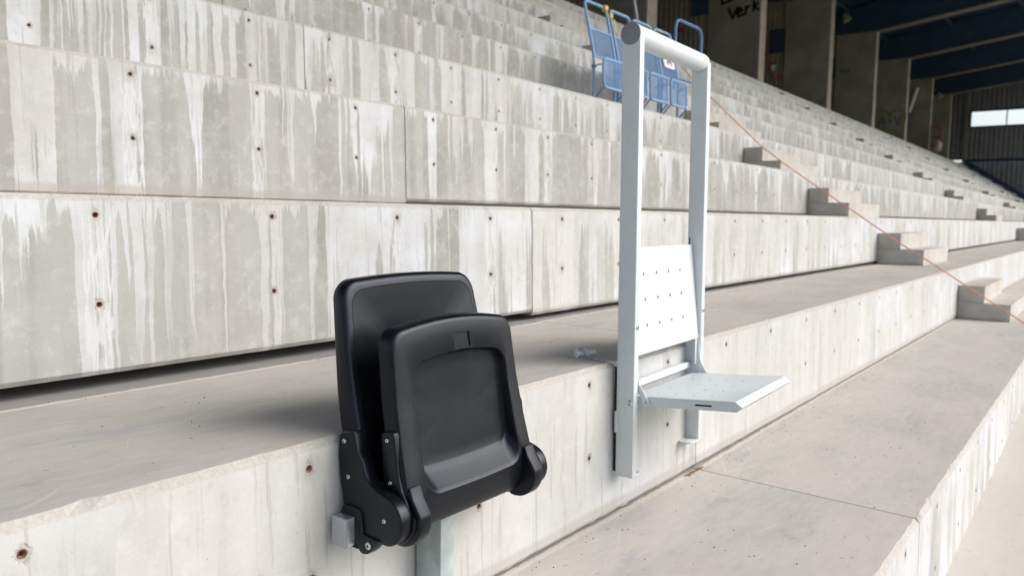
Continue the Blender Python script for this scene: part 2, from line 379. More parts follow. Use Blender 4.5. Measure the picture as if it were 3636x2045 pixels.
def mat_cord():
    m = NT('white_and_blue_braided_cord')
    uvn = m.n('UVMap', uv_map='uv').outputs[0]
    sp = m.n('SeparateXYZ'); m.set(sp.inputs[0], uvn)
    t = m.math('FRACT', m.math('ADD', m.math('MULTIPLY', sp.outputs[0], 130.0), sp.outputs[1]))
    k = m.step(t, 0.60, 0.68)
    col = m.mix(k, (0.66, 0.64, 0.66), (0.035, 0.04, 0.16))
    return m.out(col, 0.8)
CORD = mat_cord()
def mat_glass():
    m = NT('frosted_window_glass')
    m.b.inputs['Transmission Weight'].default_value = 1.0
    m.b.inputs['IOR'].default_value = 1.02
    return m.out((0.93, 0.96, 0.98), 0.12)
GLASS = mat_glass()

# ------------------------------------------------------------------ mesh helpers
def mesh_obj(name, verts, faces, mats, parent=None, smooth=False, fmat=None, uvs=None, autosmooth=None):
    me = bpy.data.meshes.new(name)
    me.from_pydata([tuple(v) for v in verts], [], faces)
    if not isinstance(mats, (list, tuple)): mats = [mats]
    for mm in mats: me.materials.append(mm)
    if fmat:
        for p_, k in zip(me.polygons, fmat): p_.material_index = k
    if uvs:
        ul = me.uv_layers.new(name='uv')
        for p_ in me.polygons:
            for li in p_.loop_indices:
                ul.data[li].uv = uvs[p_.index][li - p_.loop_start]
    if smooth:
        for p_ in me.polygons: p_.use_smooth = True
    me.update()
    if autosmooth is not None:
        me.set_sharp_from_angle(angle=math.radians(autosmooth))
    o = bpy.data.objects.new(name, me)
    COL.objects.link(o)
    if parent: o.parent = parent
    return o

def bm_obj(name, bm, mats, parent=None, smooth=True, sharp=35):
    bmesh.ops.recalc_face_normals(bm, faces=bm.faces)
    me = bpy.data.meshes.new(name)
    bm.to_mesh(me); bm.free()
    if not isinstance(mats, (list, tuple)): mats = [mats]
    for mm in mats: me.materials.append(mm)
    if smooth:
        for p_ in me.polygons: p_.use_smooth = True
        me.set_sharp_from_angle(angle=math.radians(sharp))
    o = bpy.data.objects.new(name, me)
    COL.objects.link(o)
    if parent: o.parent = parent
    return o

def box_bm(x0, x1, y0, y1, z0, z1, bev=0.0, seg=2, bm=None):
    b = bmesh.new()
    bmesh.ops.create_cube(b, size=1.0)
    for v in b.verts:
        v.co = Vector((x0 if v.co.x < 0 else x1, y0 if v.co.y < 0 else y1, z0 if v.co.z < 0 else z1))
    if bev: bmesh.ops.bevel(b, geom=b.edges[:], offset=bev, segments=seg, affect='EDGES', profile=0.5)
    if bm is None: return b
    return merge(bm, b)

def merge(bm, other):
    me = bpy.data.meshes.new('tmp'); other.to_mesh(me); other.free()
    bm.from_mesh(me); bpy.data.meshes.remove(me)
    return bm

def box(name, x0, x1, y0, y1, z0, z1, mat, parent=None, bev=0.0, seg=2):
    return bm_obj(name, box_bm(x0, x1, y0, y1, z0, z1, bev, seg), mat, parent, smooth=bev > 0)

def tube_data(pts, r, n=10, closed=False):
    pts = [Vector(q) for q in pts]
    V, F, UV = [], [], []
    L = 0.0; Ls = []
    up = None
    N = len(pts)
    for i, q in enumerate(pts):
        if closed:
            t = (pts[(i + 1) % N] - pts[i - 1]).normalized()
        else:
            t = (pts[min(i + 1, N - 1)] - pts[max(i - 1, 0)]).normalized()
        if up is None:
            a = Vector((0, 0, 1)) if abs(t.z) < 0.9 else Vector((0, 1, 0))
            up = (a - t * a.dot(t)).normalized()
        else:
            up = (up - t * up.dot(t)).normalized()
        sd_ = t.cross(up)
        rr = r[i] if isinstance(r, (list, tuple)) else r
        if i: L += (q - pts[i - 1]).length
        Ls.append(L)
        for k in range(n):
            a = 2 * PI * k / n
            V.append(q + up * math.cos(a) * rr + sd_ * math.sin(a) * rr)
    rng = N if closed else N - 1
    for i in range(rng):
        j = (i + 1) % N
        for k in range(n):
            k2 = (k + 1) % n
            F.append((i * n + k, j * n + k, j * n + k2, i * n + k2))
            UV.append(((Ls[i], k / n), (Ls[j] if j else L, k / n), (Ls[j] if j else L, (k + 1) / n), (Ls[i], (k + 1) / n)))
    if not closed:
        F.append(tuple(range(n))[::-1]); UV.append(tuple((0, 0) for _ in range(n)))
        F.append(tuple((N - 1) * n + k for k in range(n))); UV.append(tuple((L, 0) for _ in range(n)))
    return V, F, UV

def tube(name, pts, r, mat, parent=None, n=10, closed=False):
    V, F, UV = tube_data(pts, r, n, closed)
    return mesh_obj(name, V, F, mat, parent, smooth=True, uvs=UV, autosmooth=50)

def tubes_bm(lst, n=6):
    V, F = [], []
    for pts, r in lst:
        v, f, _ = tube_data(pts, r, n)
        o = len(V); V += v; F += [tuple(i + o for i in q) for q in f]
    return V, F

def arc_path(pts, rad, seg=5):
    """round the inner corners of a polyline"""
    pts = [Vector(q) for q in pts]
    out = [pts[0]]
    for i in range(1, len(pts) - 1):
        a, b, c = pts[i - 1], pts[i], pts[i + 1]
        d1, d2 = (a - b), (c - b)
        r_ = min(rad, d1.length * 0.49, d2.length * 0.49)
        p1, p2 = b + d1.normalized() * r_, b + d2.normalized() * r_
        for k in range(seg + 1):
            t = k / seg
            out.append((p1 * (1 - t) + b * t) * (1 - t) + (b * (1 - t) + p2 * t) * t)
    out.append(pts[-1])
    return out

def prism_x(name, prof, x0, x1, mat, parent=None, bev=0.0, seg=2):
    """profile of (y, z) points extruded along x"""
    bm = bmesh.new()
    a = [bm.verts.new((x0, y, z)) for y, z in prof]
    f = bm.faces.new(a)
    ex = bmesh.ops.extrude_face_region(bm, geom=[f])
    for v in ex['geom']:
        if isinstance(v, bmesh.types.BMVert): v.co.x = x1
    bmesh.ops.recalc_face_normals(bm, faces=bm.faces)
    if bev:
        es = [e for e in bm.edges if abs(e.verts[0].co.x - e.verts[1].co.x) < 1e-6]
        bmesh.ops.bevel(bm, geom=es, offset=bev, segments=seg, affect='EDGES', profile=0.5)
    return bm_obj(name, bm, mat, parent, smooth=True, sharp=32)

def disc_x(name, x, y, z, r, depth, mat, parent=None, n=24, face=-1, bev=0.0):
    """short cylinder with its axis along x; its visible end at x"""
    bm = bmesh.new()
    bmesh.ops.create_cone(bm, cap_ends=True, segments=n, radius1=r, radius2=r, depth=depth)
    bmesh.ops.rotate(bm, verts=bm.verts, cent=(0, 0, 0), matrix=Matrix.Rotation(PI / 2, 3, 'Y'))
    if bev:
        es = [e for e in bm.edges if len(e.link_faces) == 2 and any(len(f.verts) > 4 for f in e.link_faces)]
        bmesh.ops.bevel(bm, geom=es, offset=bev, segments=2, affect='EDGES', profile=0.5)
    bmesh.ops.translate(bm, verts=bm.verts, vec=(x - face * depth / 2, y, z))
    return bm_obj(name, bm, mat, parent, sharp=40)

def screw(parent, pos, axis, r, name='screw'):
    """round head with a recessed dark socket; axis points outwards"""
    V, F = [], []
    prof = [(0.0, 0.0, 0), (r * 0.30, 0.0, 0)]
    rings = [(r * 0.32, 0.00), (r * 0.36, 0.0016), (r * 0.62, 0.0019), (r * 0.92, 0.0012), (r, 0.0), (r, -0.002)]
    n = 18
    q = Vector(axis).normalized().to_track_quat('Z', 'Y')
    V.append((0, 0, -0.0004))
    for rr, hh in rings:
        for k in range(n):
            a = 2 * PI * k / n
            V.append((rr * math.cos(a), rr * math.sin(a), hh))
    V = [q @ Vector(v) + Vector(pos) for v in V]
    fm = []
    for k in range(n):
        F.append((0, 1 + k, 1 + (k + 1) % n)); fm.append(1)
    for i in range(len(rings) - 1):
        for k in range(n):
            k2 = (k + 1) % n
            F.append((1 + i * n + k, 1 + (i + 1) * n + k, 1 + (i + 1) * n + k2, 1 + i * n + k2)); fm.append(1 if i == 0 else 0)
    return mesh_obj(name, V, F, [STEEL, BLACK], parent, smooth=True, fmat=fm, autosmooth=60)

def empty(name, loc=(0, 0, 0), rot=(0, 0, 0)):
    o = bpy.data.objects.new(name, None)
    COL.objects.link(o); o.location = loc; o.rotation_euler = rot
    o.empty_display_size = 0.1
    return o

def tag(o, label=None, cat=None, group=None, kind=None):
    if label: o['label'] = label
    if cat: o['category'] = cat
    if group: o['group'] = group
    if kind: o['kind'] = kind
    return o

def reparent(o, e):
    """parent o (built in world coordinates) to the empty e"""
    o.parent = e
    o.matrix_parent_inverse = (Matrix.Translation(e.location) @ e.rotation_euler.to_matrix().to_4x4()).inverted()
    return o

def boolean_cut(o, cutters):
    for c in cutters:
        md = o.modifiers.new('b', 'BOOLEAN'); md.operation = 'DIFFERENCE'; md.solver = 'EXACT'; md.object = c
    bpy.context.view_layer.update()
    dg = bpy.context.evaluated_depsgraph_get()
    me = bpy.data.meshes.new_from_object(o.evaluated_get(dg))
    old = o.data
    o.modifiers.clear()
    o.data = me
    me.name = o.name
    bpy.data.meshes.remove(old)
    for p_ in me.polygons: p_.use_smooth = True
    me.set_sharp_from_angle(angle=math.radians(32))
    for c in cutters:
        m_ = c.data; bpy.data.objects.remove(c); bpy.data.meshes.remove(m_)

# ------------------------------------------------------------------ grandstand
SLOPE = {-1: 0.010, 0: 0.008, 1: 0.012}
def sl(k): return SLOPE.get(k, 0.018)
def yface(k, X): return Y0 + k * RUN + sl(k) * max(0.0, X - 2.49)
BAT = 0.0263
XB = {-1: 7.75, 0: 8.02, 1: 8.18}
def xb(k): return XB.get(k, 8.40)
HOLE0 = {0: 0.395, 1: 0.353, 2: 0.325, 3: 0.30, 4: 0.28, 5: 0.25, -1: 0.43}
COVER = {-1: 0.585, 0: 0.645, 1: 0.535, 2: 0.490, 3: 0.505, 4: 0.470, 5: 0.480, 6: 0.495}

stand = tag(empty('grandstand'), kind='structure')

sleeve_mesh = None
def make_sleeve():
    """little plastic tube set in the concrete, opening towards -y"""
    V, F, fm = [], [], []
    n = 12
    rings = [(0.0068, 0.004), (0.0068, -0.0016), (0.0050, -0.0016), (0.0050, 0.020)]
    for rr, yy in rings:
        for k in range(n):
            a = 2 * PI * k / n
            V.append((rr * math.cos(a), yy, rr * math.sin(a)))
    for i in range(3):
        for k in range(n):
            k2 = (k + 1) % n
            F.append((i * n + k, i * n + k2, (i + 1) * n + k2, (i + 1) * n + k)); fm.append(0)
    F.append(tuple(3 * n + k for k in range(n))); fm.append(1)
    me = bpy.data.meshes.new('anchor_sleeve')
    me.from_pydata(V, [], F)
    me.materials.append(SLEEVE); me.materials.append(HOLE)
    for p_, k in zip(me.polygons, fm): p_.material_index = k; p_.use_smooth = True
    me.update()
    return me
SLEEVE_ME = make_sleeve()

def terrace_unit(k, xa, xb_, holes):
    """one precast L-shaped unit of row k: battered riser face and tread behind it"""
    zt = H * (k + 1)
    g = (0.036 if xa < 2 else 0.022) if k >= 1 else 0.008
    if k == 2: g = 0.008 if xa < 2 else 0.026
    if k >= 3: g = 0.010
    rnd = random.Random(k * 101 + int(xa * 7))
    cells, h0 = [], HOLE0.get(k, 0.22)
    n0 = math.floor((xa - h0) / 0.47) - 1
    xs = [xa]
    hx = {}
    i = n0
    while True:
        c = h0 + i * 0.47
        e = c + 0.235
        if e > xa + 0.02:
            e2 = min(e, xb_)
            if xb_ - e2 < 0.03: e2 = xb_
            hx[len(xs) - 1] = c
            xs.append(e2)
        if e >= xb_ or xs[-1] >= xb_: break
        i += 1
    V, F, FM, UV = [], [], [], []
    def pt(x, dy, dz):
        """dy behind the face line, dz relative to the top"""
        return (x, yface(k, x) + dy + (BAT * dz if dy <= 0.03 and dz < -0.02 else 0), zt + dz)
    def quad(a, b, c, d, m_, uv):
        o = len(V); V.extend((a, b, c, d)); F.append((o, o + 1, o + 2, o + 3)); FM.append(m_); UV.append(uv)
    ch = 0.012
    zb, zf0, zf1 = -H + g, -H + g + ch, -ch
    depth = RUN + 0.50
    if k == 9: depth = 2.2
    nsub = (16 if k in (-1, 0, 1) else 8) if (xa < 8 and k <= 3) else 1
    jit = {}
    def jt(x):
        key = round(x, 4)
        if key not in jit:
            s_ = 1.0 if nsub > 1 else 0.0
            chip = rnd.uniform(0.003, 0.008) if rnd.random() < 0.07 else 0.0
            jit[key] = (rnd.gauss(0, 0.0007) * s_, rnd.gauss(0, 0.0008) * s_, (rnd.gauss(0, 0.0013) + chip) * s_, rnd.gauss(0, 0.0016) * s_)
        return jit[key]
    zmid = -H + 0.3025
    for ci in range(len(xs) - 1):
        x0, x1 = xs[ci], xs[ci + 1]
        c = hx.get(ci)
        hole_here = holes and c is not None and c - x0 > 0.03 and x1 - c > 0.03
        sub = [x0 + (x1 - x0) * t / nsub for t in range(nsub + 1)]
        # face: two bands, each with (maybe) a hole
        for (z0, z1, hz) in ((zf0, zmid, -H + 0.200), (zmid, zf1, -H + 0.405)):
            if hole_here:
                n = 16
                rr = 0.0066
                rect = []
                for q in range(n):
                    a = 2 * PI * (q + 0.5) / n
                    ca, sa = math.cos(a), math.sin(a)
                    tx = ((x1 - c) if ca > 0 else (x0 - c)) / ca
                    tz = ((z1 - hz) if sa > 0 else (z0 - hz)) / sa
                    t = min(tx, tz)
                    rect.append([c + ca * t, hz + sa * t])
                # make sure the four corners are hit
                for (qx, qz) in ((x0, z0), (x1, z0), (x1, z1), (x0, z1)):
                    j = min(range(n), key=lambda j: abs(math.atan2(qz - hz, qx - c) - math.atan2(rect[j][1] - hz, rect[j][0] - c)))
                    rect[j] = [qx, qz]
                for q in range(n):
                    q2 = (q + 1) % n
                    a1 = 2 * PI * (q + 0.5) / n; a2 = 2 * PI * (q2 + 0.5) / n
                    P = [(rect[q][0], rect[q][1]), (c + rr * math.cos(a1), hz + rr * math.sin(a1)),
                         (c + rr * math.cos(a2), hz + rr * math.sin(a2)), (rect[q2][0], rect[q2][1])]
                    # mid ring for gentler shading
                    quad(*[pt(x, 0, z) for x, z in P][::-1], 0, [(x - h0, z + H) for x, z in P][::-1])
            else:
                quad(pt(x0, 0, z0), pt(x1, 0, z0), pt(x1, 0, z1), pt(x0, 0, z1), 0,
                     [(x0 - h0, z0 + H), (x1 - h0, z0 + H), (x1 - h0, z1 + H), (x0 - h0, z1 + H)])
        for s0, s1 in zip(sub[:-1], sub[1:]):
            def uu(x): return x - h0
            a0, a1 = jt(s0), jt(s1)
            # chamfers
            e0 = 0 if s0 in (x0,) else a0[0]
            A = pt(s0, 0, zf1); B = pt(s1, 0, zf1)
            Cc = (s1, yface(k, s1) + ch + a1[2], zt); D = (s0, yface(k, s0) + ch + a0[2], zt)
            quad(A, B, Cc, D, 0, [(uu(s0), H - ch), (uu(s1), H - ch), (uu(s1), H), (uu(s0), H)])
            A = (s0, yface(k, s0) - BAT * H + ch * 0.8 + a0[3], zt + zb); B = (s1, yface(k, s1) - BAT * H + ch * 0.8 + a1[3], zt + zb)
            quad(A, B, pt(s1, 0, zf0), pt(s0, 0, zf0), 0, [(uu(s0), g), (uu(s1), g), (uu(s1), g + ch), (uu(s0), g + ch)])
            # tread
            quad((s0, yface(k, s0) + ch + a0[2], zt), (s1, yface(k, s1) + ch + a1[2], zt),
                 (s1, yface(k, s1) + depth, zt), (s0, yface(k, s0) + depth, zt), 1,
                 [(s0, ch), (s1, ch), (s1, depth), (s0, depth)])
    # underside, rear of the riser, underside of the tread
    def y(x, d): return yface(k, x) + d
    ub = [(xa, g), (xb_, g), (xb_, g), (xa, g)]
    yb0, yb1 = y(xa, -BAT * H + ch * 0.8), y(xb_, -BAT * H + ch * 0.8)
    quad((xb_, yb1, zt + zb), (xa, yb0, zt + zb), (xa, y(xa, 0.13), zt + zb), (xb_, y(xb_, 0.13), zt + zb), 0, ub)
    quad((xb_, y(xb_, 0.13), zt + zb), (xa, y(xa, 0.13), zt + zb), (xa, y(xa, 0.13), zt - 0.13), (xb_, y(xb_, 0.13), zt - 0.13), 0, ub)
    quad((xb_, y(xb_, 0.13), zt - 0.13), (xa, y(xa, 0.13), zt - 0.13), (xa, y(xa, depth), zt - 0.13), (xb_, y(xb_, depth), zt - 0.13), 0, ub)
    quad((xb_, y(xb_, depth), zt - 0.13), (xa, y(xa, depth), zt - 0.13), (xa, y(xa, depth), zt), (xb_, y(xb_, depth), zt), 0, ub)
    # ends
    for x, rev in ((xa, False), (xb_, True)):
        o = len(V)
        prof = [(-BAT * H + ch * 0.8, zb), (-BAT * (H - g - ch), zf0), (-BAT * ch, zf1), (ch, 0), (depth, 0), (depth, -0.13), (0.13, -0.13), (0.13, zb)]
        for dy, dz in prof: V.append((x, y(x, dy), zt + dz))
        for idx in ((0, 1, 2, 6, 7), (2, 3, 4, 5, 6)):
            q = tuple(o + j for j in idx)
            F.append(q[::-1] if not rev else q); FM.append(0)
            UV.append([(x - h0 + 0.3 * V[j][1], V[j][2] - zt + H) for j in (q[::-1] if not rev else q)])
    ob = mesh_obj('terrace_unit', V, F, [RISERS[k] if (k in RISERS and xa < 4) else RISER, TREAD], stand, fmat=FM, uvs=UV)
    bm = bmesh.new(); bm.from_mesh(ob.data)
    bmesh.ops.remove_doubles(bm, verts=bm.verts, dist=0.00002)
    bm.to_mesh(ob.data); bm.free()
    ob['strip'] = 0.040 if k == -1 else (0.0 if k == 0 and xa < 2 else 0.022)
    ob['row_seed'] = float(k * 13.37 + (0.0 if xa < 2 else round(xa, 1) * 0.61))
    ob['cover'] = COVER.get(k, 0.50) + (rnd.uniform(-0.03, 0.03) if xa > 2 else 0.0) + (0.035 if k in (1,) and xa > 2 else 0)
    if holes:
        for ci, c in hx.items():
            if ci + 1 >= len(xs): continue
            x0, x1 = xs[ci], xs[ci + 1]
            if not (c - x0 > 0.03 and x1 - c > 0.03): continue
            for hz in (-H + 0.200, -H + 0.405):
                s_ = bpy.data.objects.new('anchor_sleeve', SLEEVE_ME)
                COL.objects.link(s_)
                s_.parent = ob
                q = pt(c, 0, hz)
                s_.location = (q[0], q[1] + 0.001, q[2])
    return ob

XEND = 59.3
ROWS = list(range(-1, 10))
for k in ROWS:
    joints = [-8.5, -3.0, 2.49, xb(k)]
    while joints[-1] < XEND - 5: joints.append(joints[-1] + 4.61)
    joints.append(XEND)
    for a, b in zip(joints[:-1], joints[1:]):
        terrace_unit(k, a + 0.0025, b - 0.0025, holes=(k <= 5 and -0.5 < b and a < 9.0))

# sloping lower walkway and the field beyond
V, F, UV = [], [], []
xs_ = [-8.5, 3.0, 8.5, XEND]
zs_ = [-0.37, -0.355, -0.20, -0.20]
for x, z in zip(xs_, zs_):
    V.append((x, yface(-1, x) + 0.05, z)); V.append((x, -1.7, z))
for i in range(3):
    F.append((2 * i + 1, 2 * i + 3, 2 * i + 2, 2 * i)); UV.append([(V[j][0], V[j][1] * -1 + 0.1) for j in F[-1]])
wk = mesh_obj('lower_walkway', V, F, TREAD, uvs=UV)
wk['row_seed'] = 77.0
tag(wk, kind='structure')
bw = box('retaining_wall', -8.5, XEND, -1.9, -1.7, -1.9, -0.36, BLOCK)
tag(bw, kind='structure')
mesh_obj_ = mesh_obj('ground', [(-400, -500, -1.9), (500, -500, -1.9), (500, 400, -1.9), (-400, 400, -1.9)], [(0, 1, 2, 3)], TURF)
tag(mesh_obj_, kind='structure')

# ------------------------------------------------------------------ aisle step blocks
ORD = ['lowest', 'second', 'third', 'fourth', 'fifth', 'sixth', 'seventh', 'eighth', 'ninth', 'tenth', 'topmost']
def step_block(k, X, w, label, group):
    yf = yface(k, X) - 0.012
    zb_ = H * k
    e = empty('step_block', (X, yf, zb_))
    rot = math.atan(sl(k))
    e.rotation_euler = (0, 0, rot)
    prof = [(0.0, 0.0), (0.0, 0.30), (-0.205, 0.30), (-0.205, 0.15), (-0.41, 0.15), (-0.41, 0.0)]
    for nm, pr in (('upper_step', [(0.0, 0.151), (0.0, 0.30), (-0.205, 0.30), (-0.205, 0.151)]), ('lower_step', [(0.0, 0.002), (0.0, 0.150), (-0.41, 0.150), (-0.41, 0.002)])):
        prism_x(nm, pr, 0.0, w, BLOCK, e, bev=0.006)
    tag(e, label, 'step', group)
    return e
for k in range(0, 10):
    nm = ('concrete step block, %s of the nearest aisle, orange rope passing in front' if k <= 4 else 'concrete step block, %s of the nearest aisle, high above the rope') % ORD[k]
    step_block(k, xb(k) + 0.03, 1.35, nm, 'step blocks in the nearest aisle')
for k in range(1, 10):
    step_block(k, 21.87, 1.35, 'concrete step block, %s of the middle aisle on the stand' % ORD[k - 1], 'step blocks in the middle aisle')
for k in range(2, 10):
    step_block(k, 35.6, 1.35, 'concrete step block, %s of the far aisle on the stand' % ORD[k - 2], 'step blocks in the far aisle')
for k in range(4, 10):
    step_block(k, 49.3, 1.35, 'tiny far concrete step block, %s of the aisle by the end wall' % ORD[k - 4], 'step blocks in the aisle nearest the end wall')

# orange rope stretched down the stand in front of the nearest aisle
rope_pts = [(7.33, 3.81, 2.66), (7.45, 3.727, 2.44), (7.45, 3.543, 2.239), (7.44, 3.304, 2.016), (7.42, 3.088, 1.816), (7.40, 2.806, 1.559), (7.35, 2.569, 1.387), (7.25, 2.111, 1.087),
            (7.20, 1.897, 0.951), (7.10, 1.486, 0.686), (7.05, 1.226, 0.532), (7.0, 0.842, 0.288), (6.97, 0.654, 0.174), (6.95, 0.571, 0.119), (6.93, 0.42, 0.012), (6.92, 0.405, -0.01), (6.90, 0.39, -0.20)]
tag(tube('rope', [Vector(q) for q in rope_pts], 0.0050, ORANGE, n=8), 'orange rope stretched from the blue seats down across the terraces', 'rope')

# leaf crumbs in the joint near the rail foot
bm = bmesh.new()
rnd = random.Random(5)
for _ in range(110):
    t = rnd.random()
    x = 2.40 + 0.12 * t + rnd.gauss(0, 0.006)
    s_ = rnd.uniform(0.0012, 0.004)
    b = bmesh.new(); bmesh.ops.create_icosphere(b, subdivisions=1, radius=s_)
    bmesh.ops.scale(b, verts=b.verts, vec=(rnd.uniform(.6, 1.5), rnd.uniform(.6, 1.5), .5))
    bmesh.ops.translate(b, verts=b.verts, vec=(x, Y0 - BAT * H - 0.006 - abs(rnd.gauss(0, 0.005)), s_ * 0.5))
    merge(bm, b)
tag(bm_obj('leaf_crumbs', bm, DEBRIS), kind='stuff')

bm = bmesh.new()
rnd = random.Random(11)
tmpl = bmesh.new(); bmesh.ops.create_icosphere(tmpl, subdivisions=1, radius=1.0)
tv = [v.co.copy() for v in tmpl.verts]; tf = [[v.index for v in f.verts] for f in tmpl.faces]; tmpl.free()
V, F = [], []
for _ in range(420):
    k = rnd.choice((0, -1, -1))
    x = rnd.uniform(0.3, 5.5)
    back_ = rnd.random() < 0.4
    y = yface(k, x) + ((RUN - 0.03 - abs(rnd.gauss(0, 0.03))) if back_ else rnd.uniform(0.02, RUN - 0.05))
    s_ = rnd.uniform(0.0007, 0.0022)
    rot = Euler((rnd.random() * 3, rnd.random() * 3, rnd.random() * 3)).to_matrix()
    o = len(V)
    for c in tv: V.append(rot @ Vector((c.x * s_ * 1.4, c.y * s_, c.z * s_ * 0.8)) + Vector((x, y, H * (k + 1) + s_ * 0.5)))
    F += [tuple(i + o for i in f) for f in tf]
bm.free()
tag(mesh_obj('grit', V, F, simple('grey_grit', (0.30, 0.28, 0.25), 0.9, 0.0, 0.3, 90.0)), kind='stuff')

# ------------------------------------------------------------------ black folding seat
seat = tag(empty('folding_seat', (1.13, Y0, 0.28)), 'black plastic tip-up seat folded shut, bolted to the front riser', 'seat')
CX = 1.150
def rr_loop(hw_b, hw_t, zb, zt, r, arch, archb=0.0, n=12, cx=CX):
    """rounded quadrilateral loop in (x, z), arched top, points counter-clockwise"""
    out = []
    def hw(z): return hw_b + (hw_t - hw_b) * (z - zb) / (zt - zb)
    cs = [(1, zb + r, -PI / 2), (1, zt - r, 0), (-1, zt - r, PI / 2), (-1, zb + r, PI)]
    for ci, (sx, zc, a0) in enumerate(cs):
        for k in range(n + 1):
            a = a0 + (PI / 2) * k / n
            out.append((sx * (hw(zc) - r) + r * math.cos(a), zc + r * math.sin(a)))
        # straight run to next corner
        nx = cs[(ci + 1) % 4]
        a_end = (out[-1])
        sx2, zc2, b0 = nx
        b_ = (sx2 * (hw(zc2) - r) + r * math.cos(b0), zc2 + r * math.sin(b0))
        for k in range(1, 14):
            t = k / 14
            out.append((a_end[0] * (1 - t) + b_[0] * t, a_end[1] * (1 - t) + b_[1] * t))
    res = []
    for x, z in out:
        q = max(0.0, 1 - (x / max(hw_b, hw_t)) ** 2)
        tt = (z - zb) / (zt - zb)
        res.append((cx + x, z + arch * q * tt - archb * q * (1 - tt)))
    return res

def loft(name, loops, mat, parent, cap_front=True, cap_back=True, sharp=40, centre=None):
    V, F = [], []
    n = len(loops[0])
    for L in loops: V += L
    for i in range(len(loops) - 1):
        for k in range(n):
            k2 = (k + 1) % n
            F.append((i * n + k, i * n + k2, (i + 1) * n + k2, (i + 1) * n + k))
    def cap(base, flip):
        c = Vector((0, 0, 0))
        for k in range(n): c += Vector(V[base + k])
        c /= n
        V.append(tuple(c)); ci = len(V) - 1
        for k in range(n):
            k2 = (k + 1) % n
            F.append((base + k2, base + k, ci) if not flip else (base + k, base + k2, ci))
    if cap_back: cap(0, False)
    if cap_front: cap((len(loops) - 1) * n, True)
    o = mesh_obj(name, V, F, mat, None, smooth=True)
    bm = bmesh.new(); bm.from_mesh(o.data)
    bmesh.ops.recalc_face_normals(bm, faces=bm.faces)
    bm.to_mesh(o.data); bm.free()
    for p_ in o.data.polygons: p_.use_smooth = True
    o.data.set_sharp_from_angle(angle=math.radians(sharp))
    reparent(o, parent)
    return o

def interp(tab, z):
    if z <= tab[0][0]:
        a, b = tab[0], tab[1]
    elif z >= tab[-1][0]:
        a, b = tab[-2], tab[-1]
    else:
        for a, b in zip(tab[:-1], tab[1:]):
            if a[0] <= z <= b[0]: break
    return a[1] + (b[1] - a[1]) * (z - a[0]) / (b[0] - a[0])

BF = [(0.355, 1.062), (0.395, 1.0715), (0.43, 1.084), (0.47, 1.097), (0.53, 1.117), (0.61, 1.139), (0.67, 1.151), (0.72, 1.161), (0.76, 1.168)]
BR = [(0.355, 1.128), (0.39, 1.133), (0.445, 1.1385), (0.47, 1.147), (0.53, 1.164), (0.63, 1.182), (0.71, 1.196), (0.76, 1.204)]
def bloop(ins, dy, r, src='f'):
    L = rr_loop(0.2205 - ins, 0.1860 - ins * 1.0, 0.360 + ins, 0.733 - ins, r, 0.012)
    out = []
    for x, z in L:
        dish = 0.0
        yy = interp(BF if src == 'f' else BR, z) + dy
        out.append((x, yy + dish, z))
    return out
loops = [bloop(0.010, -0.001, 0.030, 'r'), bloop(0.003, -0.003, 0.036, 'r'), bloop(0.0, -0.008, 0.040, 'r'), bloop(0.0, 0.010, 0.040),
         bloop(0.0012, 0.0055, 0.040), bloop(0.0045, 0.0018, 0.038), bloop(0.010, 0.0, 0.036), bloop(0.018, 0.0, 0.032), bloop(0.0185, 0.0006, 0.032),
         bloop(0.019, 0.0, 0.032), bloop(0.045, 0.0035, 0.026), bloop(0.085, 0.010, 0.022), bloop(0.13, 0.014, 0.015)]
backrest = loft('backrest', loops, PLASTIC, seat)

SF = [(0.27, 1.006), (0.292, 0.995), (0.316, 0.987), (0.335, 0.983), (0.352, 0.9835), (0.38, 0.990), (0.44, 1.0056), (0.52, 1.0230), (0.60, 1.0350), (0.645, 1.0405), (0.70, 1.047)]
def sloop(hwb, hwt, zb, zt, r, arch, dy, archb=0.0):
    return [(x, interp(SF, z) + dy, z) for x, z in rr_loop(hwb, hwt, zb, zt, r, arch, archb)]
A0, AR = (0.194, 0.176, 0.278, 0.646), 0.022
def s_ins(i, dy, r): return sloop(A0[0] - i, A0[1] - i, A0[2] + i, A0[3] - i, r, 0.021, dy)
IN = (0.1395, 0.1375, 0.352, 0.583)
def sloop_c(hwb, hwt, zb, zt, r, arch, dy, archb=0.0):
    return [(x, interp(SF, z) + dy, z) for x, z in rr_loop(hwb, hwt, zb, zt, r, arch, archb, cx=CX + 0.005)]
def r_ins(i, dy, r, ib=0.0):
    return [(x, y + dy * (1.80 - 0.72 * (z - 0.36) / 0.22), z) for x, y, z in sloop_c(IN[0] - i, IN[1] - i, IN[2] + i + ib, IN[3] - i, r, 0.014, 0.0, 0.004)]
loops = [s_ins(0.012, 0.043, 0.022), s_ins(0.004, 0.042, 0.028), s_ins(0.0, 0.036, 0.030), s_ins(0.0, 0.011, 0.030), s_ins(0.0015, 0.0055, 0.030),
         s_ins(0.005, 0.0016, 0.028), s_ins(0.011, 0.0, 0.026), s_ins(0.030, 0.0, 0.024),
         r_ins(-0.004, 0.0, 0.036), r_ins(-0.0015, 0.0008, 0.034), r_ins(0.0, 0.0028, 0.033, 0.003), r_ins(0.0030, 0.0122, 0.026, 0.0205),
         r_ins(0.0045, 0.0150, 0.022, 0.0285), r_ins(0.0062, 0.0164, 0.018, 0.0318), r_ins(0.0085, 0.0168, 0.017, 0.0330), r_ins(0.030, 0.0165, 0.015, 0.031), r_ins(0.075, 0.0160, 0.010, 0.030)]
pan = loft('seat_pan', loops, PLASTIC, seat)
